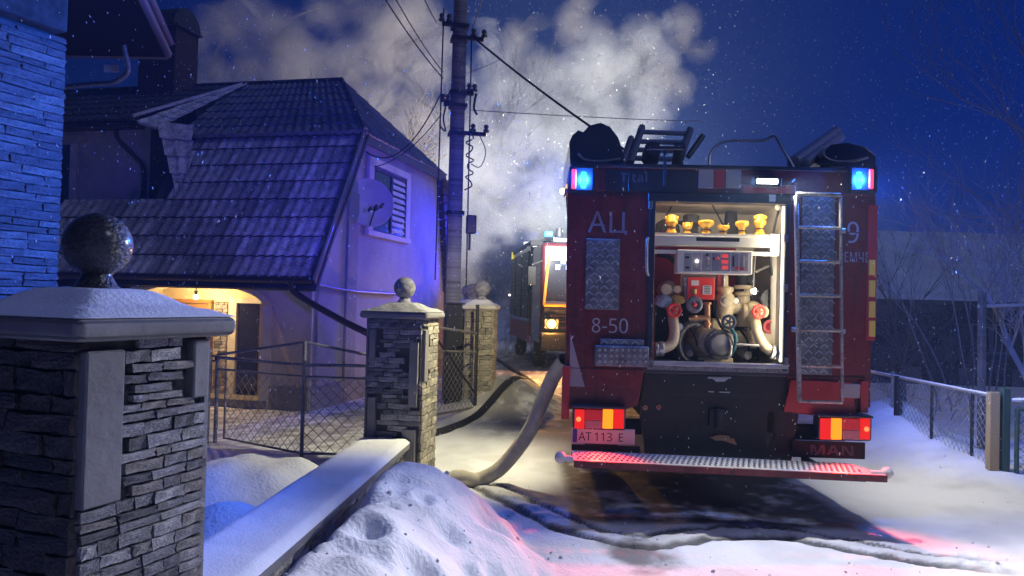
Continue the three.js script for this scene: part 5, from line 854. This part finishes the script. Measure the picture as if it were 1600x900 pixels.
// the truck's lamps
const W = (x, y, z) => V(x, y, z).applyMatrix4(truck.matrixWorld);
{
  const b = T(908, 281, 0.1), r = T(1346, 281, 0.1), w = T(1200, 283, 0.14);
  const blue = (name, px, k) => { const l = new THREE.PointLight(L(0.02, 0.16, 1), k); l.name = name; const q = T(px, 281, 0.052); l.position.set(q.x, q.y, 0.058); l.castShadow = true; l.shadow.radius = 0.4; truck.add(l); };
  blue('left_beacon_glow', 912, 6); blue('right_beacon_glow', 1343, 6);
  spot('left_beacon_back', W(b.x, b.y, 0.12), V(-1, 0.02, 0.42), [0.006, 0.12, 1], 130, 52, 0.5);
  spot('left_beacon_forward', W(-0.08, b.y, -0.1), V(-0.5, 0.06, -1), [0.012, 0.025, 1], 90, 24, 0.9);
  spot('left_red_beacon', W(-0.06, b.y, 0.1), V(-0.45, 0.1, -1), [1, 0.2, 0.25], 5, 40, 0.7);
  spot('right_beacon_back', W(TW + 0.05, r.y, -0.12), V(1, -0.1, -0.85), [0.006, 0.12, 1], 52, 56, 0.5);
  spot('work_light_beam', W(w.x, w.y - 0.02, 0.15), V(0, -1, 1.0), [1, 0.97, 0.85], 26, 52, 0.5);
  spot('work_light_left', W(w.x - 0.1, w.y - 0.01, 0.15), V(-1, -0.42, 1.1), [0.88, 0.9, 1], 42, 36, 0.8);
  spot('work_light_right', W(w.x + 0.1, w.y - 0.01, 0.15), V(1, -0.7, 1.0), [1, 0.97, 0.86], 40, 46, 0.6);
  const s2 = T(1374, 300, -0.9);
  obj('scene_light', [rb(0.1, 0.1, 0.16, 0.02, TW - 0.02, s2.y, -0.9)], mat.blackGloss, truck);  // unseen lamp added to brighten the right-hand bank
  spot('added_light_right', W(TW + 0.06, s2.y, -0.9), V(0.9, -1, 0.1), [1, 0.96, 0.84], 22, 56, 0.7);
  const s = T(884, 300, -1.2);
  spot('scene_light_down', W(s.x - 0.08, s.y, -1.2), V(-0.55, -1, -0.2), [1, 0.92, 0.62], 40, 42, 0.75);
  spot('scene_light_front', W(s.x - 0.1, s.y, -1.25), V(-0.2, -0.36, -1), [1, 0.88, 0.5], 45, 26, 0.8);
  // unseen floodlight added on the cab roof, behind the body, to light the smoke
  const fl = obj('added_floodlight', [rb(0.5, 0.25, 0.14, 0.03, 0.9, 3.05, -7.2), cyl(0.03, 0.03, 0.3, 0.9, 2.88, -7.15)], mat.blackGloss, truck); obj('lamp_face', [rb(0.44, 0.2, 0.02, 0.01, 0.9, 3.06, -7.28)], mat.ledWhite, fl);
  spot('added_flood_beam', W(0.9, 3.08, -7.34), V(0.02, 0.48, -1), [1, 0.97, 0.92], 1650, 46, 0.7, 6);
}

// ------------------------------------------------------------------ the second truck, facing us farther up the lane
{
  const f0 = gr(846, 582), t = thing('fire_truck', 'second fire truck up the lane facing us with glowing headlamp', 'fire truck', [0.68, 0.0, -18.2], 0.1); t.scale.y = 1.08;
  const w = 2.4, h = 3.05;
  obj('body', [rb(w, 2.3, 5.2, 0.05, w / 2, 1.85, -4.6)], mat.blackGloss, t);
  const cab = obj('cab', [rb(w - 0.06, 2.35, 1.9, 0.12, w / 2, 1.75, -1.0)], phy([0.05, 0.008, 0.012], { roughness: 0.4, clearcoat: 0.6 }), t);
  obj('roof_edge', [rb(w + 0.04, 0.12, 5.3, 0.03, w / 2, h - 0.02, -4.6)], mat.rubber, t);
  for (let k = 0; k < 3; k++) { const s = obj('roller_shutter', [rb(0.04, 1.7, 1.45, 0.01, -0.012, 2.0, -2.9 - k * 1.65)], mat.black, t); for (let j = 0; j < 12; j++) obj('slat', [bx(0.02, 0.12, 1.4, -0.03, 1.24 + j * 0.138, -2.9 - k * 1.65)], std([0.07, 0.07, 0.08], { roughness: 0.5, metalness: 0.4 }), s); }
  obj('side_skirt', [rb(0.05, 0.5, 4.9, 0.01, 0.0, 0.8, -4.5)], mat.maroon, t);
  const ws = obj('windscreen', [rb(w - 0.3, 0.92, 0.05, 0.02, w / 2, 2.05, -0.05)], mat.glass, t);
  obj('orange_edge', [rod(V(0.1, 1.5, 0.0), V(0.2, 2.6, -0.02), 0.035), rod(V(0.1, 1.5, 0.01), V(w - 0.1, 1.5, 0.01), 0.035)], std([0.9, 0.25, 0.03], { emissive: L(1, 0.25, 0.02), emissiveIntensity: 0.1 }), ws);  // faint glow set into the edging, which is no lamp
  for (let k = 0; k < 4; k++) obj('blue_white_check', [bx(0.12, 0.12, 0.02, 0.42 + k * 0.13, 2.36 + (k % 2) * 0.13, 0.0)], std([0.12, 0.16, 0.4]), ws);
  const gl = obj('grille', [rb(w - 0.2, 0.55, 0.06, 0.02, w / 2, 1.18, 0.0)], mat.black, t);
  for (let k = 0; k < 4; k++) obj('grille_bar', [bx(w - 0.5, 0.03, 0.02, w / 2, 1.0 + k * 0.13, 0.035)], mat.chrome, gl);
  obj('bumper', [rb(w, 0.42, 0.3, 0.06, w / 2, 0.68, 0.0)], mat.black, t);
  for (const x of [0.28, w - 0.28]) { const hl = obj('headlamp', [rb(0.36, 0.24, 0.1, 0.03, x, 1.08, 0.1)], mat.aluDull, t); obj('lens', [new THREE.SphereGeometry(0.1, 18, 12).scale(1.2, 1, 0.4).translate(x, 1.08, 0.16)], mat.head, hl); }
  for (const x of [-0.22, w + 0.22]) { const m = obj('mirror', [rb(0.2, 0.42, 0.12, 0.03, x, 2.15, 0.05), rod(V(x, 2.4, 0), V(x < 1 ? 0.06 : w - 0.06, 2.5, -0.1), 0.02)], mat.rubber, t); }
  const lb = obj('light_bar', [rb(1.7, 0.16, 0.36, 0.05, w / 2, 3.02, -0.7)], mat.blackGloss, t);
  obj('siren', [cyl(0.08, 0.1, 0.2, 0.55, 3.2, -0.7), rb(0.22, 0.18, 0.2, 0.03, 0.95, 3.18, -0.7)], mat.iron, lb);
  obj('marker_lamp', [rb(0.06, 0.22, 0.06, 0.02, -0.03, 2.95, -6.6)], std([0.6, 0.5, 0.05], { emissive: L(1, 0.8, 0.1), emissiveIntensity: 0.8 }), t);
  obj('side_lamp', [new THREE.SphereGeometry(0.035, 12, 8).translate(-0.07, 1.75, -6.9)], glow([1, 0.95, 0.85], 3), t);
  for (const [x, z] of [[0.2, -1.5], [w - 0.2, -1.5], [0.2, -5.6], [w - 0.2, -5.6]]) { const o = obj('wheel', [tr(lathe([[0.2, -0.15], [0.42, -0.15], [0.5, -0.1], [0.52, 0], [0.5, 0.1], [0.42, 0.15], [0.2, 0.15]], 24), x, 0.5, z, 0, 0, Math.PI / 2)], mat.rubber, t); obj('rim', [cyl(0.22, 0.22, 0.32, x, 0.5, z, 0, 0, Math.PI / 2)], mat.grey, o); }
  t.updateMatrixWorld(true);
  const fl = obj('added_floodlight', [rb(0.4, 0.2, 0.12, 0.03, 0.3, 3.2, -4.9), cyl(0.025, 0.025, 0.2, 0.3, 3.05, -4.9)], mat.blackGloss, t); obj('lamp_face', [rb(0.34, 0.15, 0.02, 0.01, 0.3, 3.2, -4.97)], mat.ledWhite, fl);  // unseen floodlight added to light the smoke over the house
  spot('added_roof_beam', V(0.3, 3.24, -5.05).applyMatrix4(t.matrixWorld), V(-1, 0.9, -0.45), [1, 0.88, 0.74], 62, 60, 0.7, 6);
  const bl = obj('blue_lamp', [rb(0.2, 0.12, 0.2, 0.03, 0.25, 3.14, -0.5)], mat.ledBlue, t);
  spot('side_beacon_beam', V(0.02, 3.12, -0.5).applyMatrix4(t.matrixWorld), V(-3.3, -0.9, 4.6), [0.012, 0.03, 1], 230, 24, 0.9);
  for (const x of [0.28, w - 0.28]) { const p = V(x, 1.08, 0.24).applyMatrix4(t.matrixWorld); spot('headlamp_beam', p, V(-0.05, -0.12, 1), [1, 0.52, 0.14], x < 1 ? 40 : 10, 55, 0.8); const hl = new THREE.PointLight(L(1, 0.42, 0.07), 7); hl.name = 'headlamp_glow'; hl.position.copy(V(x, 1.08, 0.24)); hl.shadow.radius = 0.5; hl.castShadow = true; t.add(hl); }
}

// ------------------------------------------------------------------ hoses
{
  const p = (x, y, d) => at(x, y, d), g = (x, y, h = 0.05) => gr(x, y, h), q = (v, y) => V(v.x, y, v.z);
  const flat = (pts, w, hgt, n = 70) => { // a pressurised hose, slightly flattened
    const c = new THREE.CatmullRomCurve3(pts, false, 'centripetal'); return new THREE.TubeGeometry(c, n, w, 14); };
  const e = gr(712, 753, 0.06);
  const t = obj('fire_hose', [flat([p(884, 562, 6.6), p(868, 582, 6.75), p(848, 625, 6.85), p(826, 675, 6.9), p(800, 712, 6.95), p(775, 737, 6.95), p(745, 750, 6.95), V(e.x, 0.1, e.z), gr(690, 760, 0.03)], 0.068, 0.05, 110)], mat.hose);
  tag(t, 'thick beige fire hose curving from the truck flank down to the snow', 'hose');
  const k = [g(560, 703), g(620, 690), g(668, 677), g(700, 668), g(745, 652), g(800, 634), g(838, 618), g(842, 608), g(825, 590), g(800, 575), g(775, 560)].map((v) => V(v.x, groundH(v.x, v.z) + 0.03, v.z));
  tag(obj('supply_hose', [flat(k, 0.05, 0.05, 120)], mat.hoseBlack), 'wet black hose snaking over the snow from the yard towards the second truck', 'hose');
}

// ------------------------------------------------------------------ smoke from the fire: a deep mass of soft drifting puffs
{
  const n = 256, mk = (seed) => { const d = []; for (let y = 0; y < n; y++) for (let x = 0; x < n; x++) { const u = (x + 0.5) / n * 2 - 1, v = (y + 0.5) / n * 2 - 1, r = Math.hypot(u, v), e = fbm(u * 2.2 + 9, v * 2.2 + 5, 5, seed), k = ss(1, 0.05, r + (e - 0.5) * 0.7); d.push(k * (0.5 + 0.5 * ss(0.25, 0.75, e)) * ss(1, 0.75, r)); } return d; };
  const A = [mk(301), mk(302), mk(303), mk(304)];
  const atlas = tex(n * 2, (u, v) => { const x = Math.floor(u * n * 2), y = Math.floor(v * n * 2), k = (x >= n ? 1 : 0) + (y >= n ? 2 : 0); return A[k][(y % n) * n + (x % n)]; });
  const r = rngOf(99), groups = { thick: [], thin: [] };
  const puff = (list, c, s) => {
    const k = Math.floor(r() * 4), u0 = (k & 1) * 0.5, v0 = (k >> 1) * 0.5, g = new THREE.PlaneGeometry(s, s, 3, 3), p = g.attributes.position;
    for (let i = 0; i < p.count; i++) p.setZ(i, (r() - 0.5) * s * 0.3);
    const uv = g.attributes.uv; for (let i = 0; i < uv.count; i++) uv.setXY(i, u0 + 0.003 + uv.getX(i) * 0.494, v0 + 0.003 + uv.getY(i) * 0.494);
    g.rotateZ(r() * 6.3); g.rotateX((r() - 0.5) * 1.8); g.rotateY((r() - 0.5) * 1.8); g.translate(c.x, c.y, c.z); g.computeVertexNormals(); list.push(g);
  };
  const fill = (list, px, py, rad, depth, count, size) => { const c = at(px, py, depth), R = rad * depth / F; for (let i = 0; i < count; i++) { let v; do v = V(r() * 2 - 1, r() * 2 - 1, r() * 2 - 1); while (v.length() > 1); puff(list, c.clone().add(v.multiplyScalar(R).multiply(V(1, 1, 0.8))), R * size * (0.7 + 0.6 * r())); } };
  for (const [x, y, q, k] of [[850, 330, 100, 30], [790, 290, 105, 30], [800, 350, 70, 14], [840, 230, 95, 24], [900, 240, 90, 24], [760, 220, 80, 16], [950, 190, 75, 20], [985, 205, 60, 14], [930, 120, 60, 16], [985, 90, 62, 16], [1030, 62, 42, 12], [1020, 110, 40, 9], [880, 165, 60, 14], [765, 120, 55, 10], [755, 60, 40, 6], [800, 400, 80, 14], [880, 400, 80, 16], [740, 330, 70, 12], [700, 250, 70, 9], [950, 260, 70, 16]]) fill(groups.thick, x, y, q, 29 + r() * 4, k, 1.3);
  for (const [x, y, q, k] of [[640, 150, 110, 16], [560, 70, 110, 16], [450, 80, 90, 14], [360, 70, 80, 12], [300, 100, 60, 10], [660, 40, 90, 12], [700, 420, 60, 8], [760, 440, 60, 8], [640, 240, 80, 8], [1050, 90, 70, 8], [920, 70, 80, 8], [985, 150, 80, 6], [840, 120, 80, 8]]) fill(groups.thin, x, y, q, 29 + r() * 3, k, 1.1);
  const t = new THREE.Group(); t.name = numbered('smoke'); scene.add(t); tag(t, 'pale smoke billowing up behind the trucks and the house', 'smoke', null, 'stuff');
  const sm = (c, o) => new THREE.MeshPhysicalMaterial({ color: L(...c), roughness: 1, specularIntensity: 0, transmission: 0.5, thickness: 0, transparent: true, opacity: o, alphaMap: atlas, side: THREE.DoubleSide, depthWrite: false });
  obj('dense_smoke', groups.thick, sm([0.92, 0.92, 0.92], 0.46), t, true); obj('thin_smoke', groups.thin, sm([0.75, 0.7, 0.66], 0.6), t, true);
}

// ------------------------------------------------------------------ crumbs of snow thrown off the shovel
{
  const N = 150, r = rngOf(55), g = new THREE.IcosahedronGeometry(1, 1), p = g.attributes.position;
  for (let i = 0; i < p.count; i++) { const k = 0.75 + 0.5 * hash(Math.round(p.getX(i) * 50), Math.round(p.getY(i) * 50), Math.round(p.getZ(i) * 50)); p.setXYZ(i, p.getX(i) * k, p.getY(i) * k * 0.8, p.getZ(i) * k); }
  g.computeVertexNormals();
  const m = new THREE.InstancedMesh(g, mat.snow, N), o = new THREE.Object3D();
  for (let i = 0; i < N; i++) {
    const u = r(); let x, z;
    if (u < 0.5) { x = -1 + 1.5 * r(); z = -3 - 3 * r(); } else if (u < 0.75) { x = 3.2 + 1.6 * r(); z = -5 - 4.5 * r(); } else { x = -0.8 + 4.5 * r(); z = -4.6 - 1.4 * r(); }
    const s = 0.004 + 0.012 * Math.pow(r(), 3); if (x < -0.95 && z > -7.3) x = -0.5; o.position.set(x, groundH(x, z) + s * 0.4, z); o.rotation.set(r() * 6, r() * 6, r() * 6); o.scale.setScalar(s); o.updateMatrix(); m.setMatrixAt(i, o.matrix);
  }
  m.name = numbered('snow_crumbs'); shade(m); scene.add(m); tag(m, 'crumbs of shovelled snow scattered over mound and lane', 'snow', null, 'stuff');
}

// ------------------------------------------------------------------ falling snow
{
  const g = new THREE.IcosahedronGeometry(1, 0), N = 12000, r = rngOf(7), m = new THREE.InstancedMesh(g, std([0.9, 0.9, 0.92], { roughness: 0.6 }), N), o = new THREE.Object3D();
  for (let i = 0; i < N; i++) {
    const d = 3.2 + 17 * Math.pow(r(), 0.75), p = at(-60 + 1720 * r(), -40 + 820 * r(), d); if (p.y < 0.1) p.y = 0.1 + r();
    const s = 0.0016 + 0.0032 * r() * r() * r() + d * 0.00012; o.position.copy(p); o.rotation.set(r() * 0.4, r() * 6, 0.25 + r() * 0.3); o.scale.set(s * 0.8, s * (1 + 2.6 * r()), s * 0.8); o.updateMatrix(); m.setMatrixAt(i, o.matrix);
  }
  m.name = numbered('falling_snow'); scene.add(m); tag(m, 'snowflakes drifting through the night air', 'snow', null, 'stuff');
}
renderer.render(scene, camera);
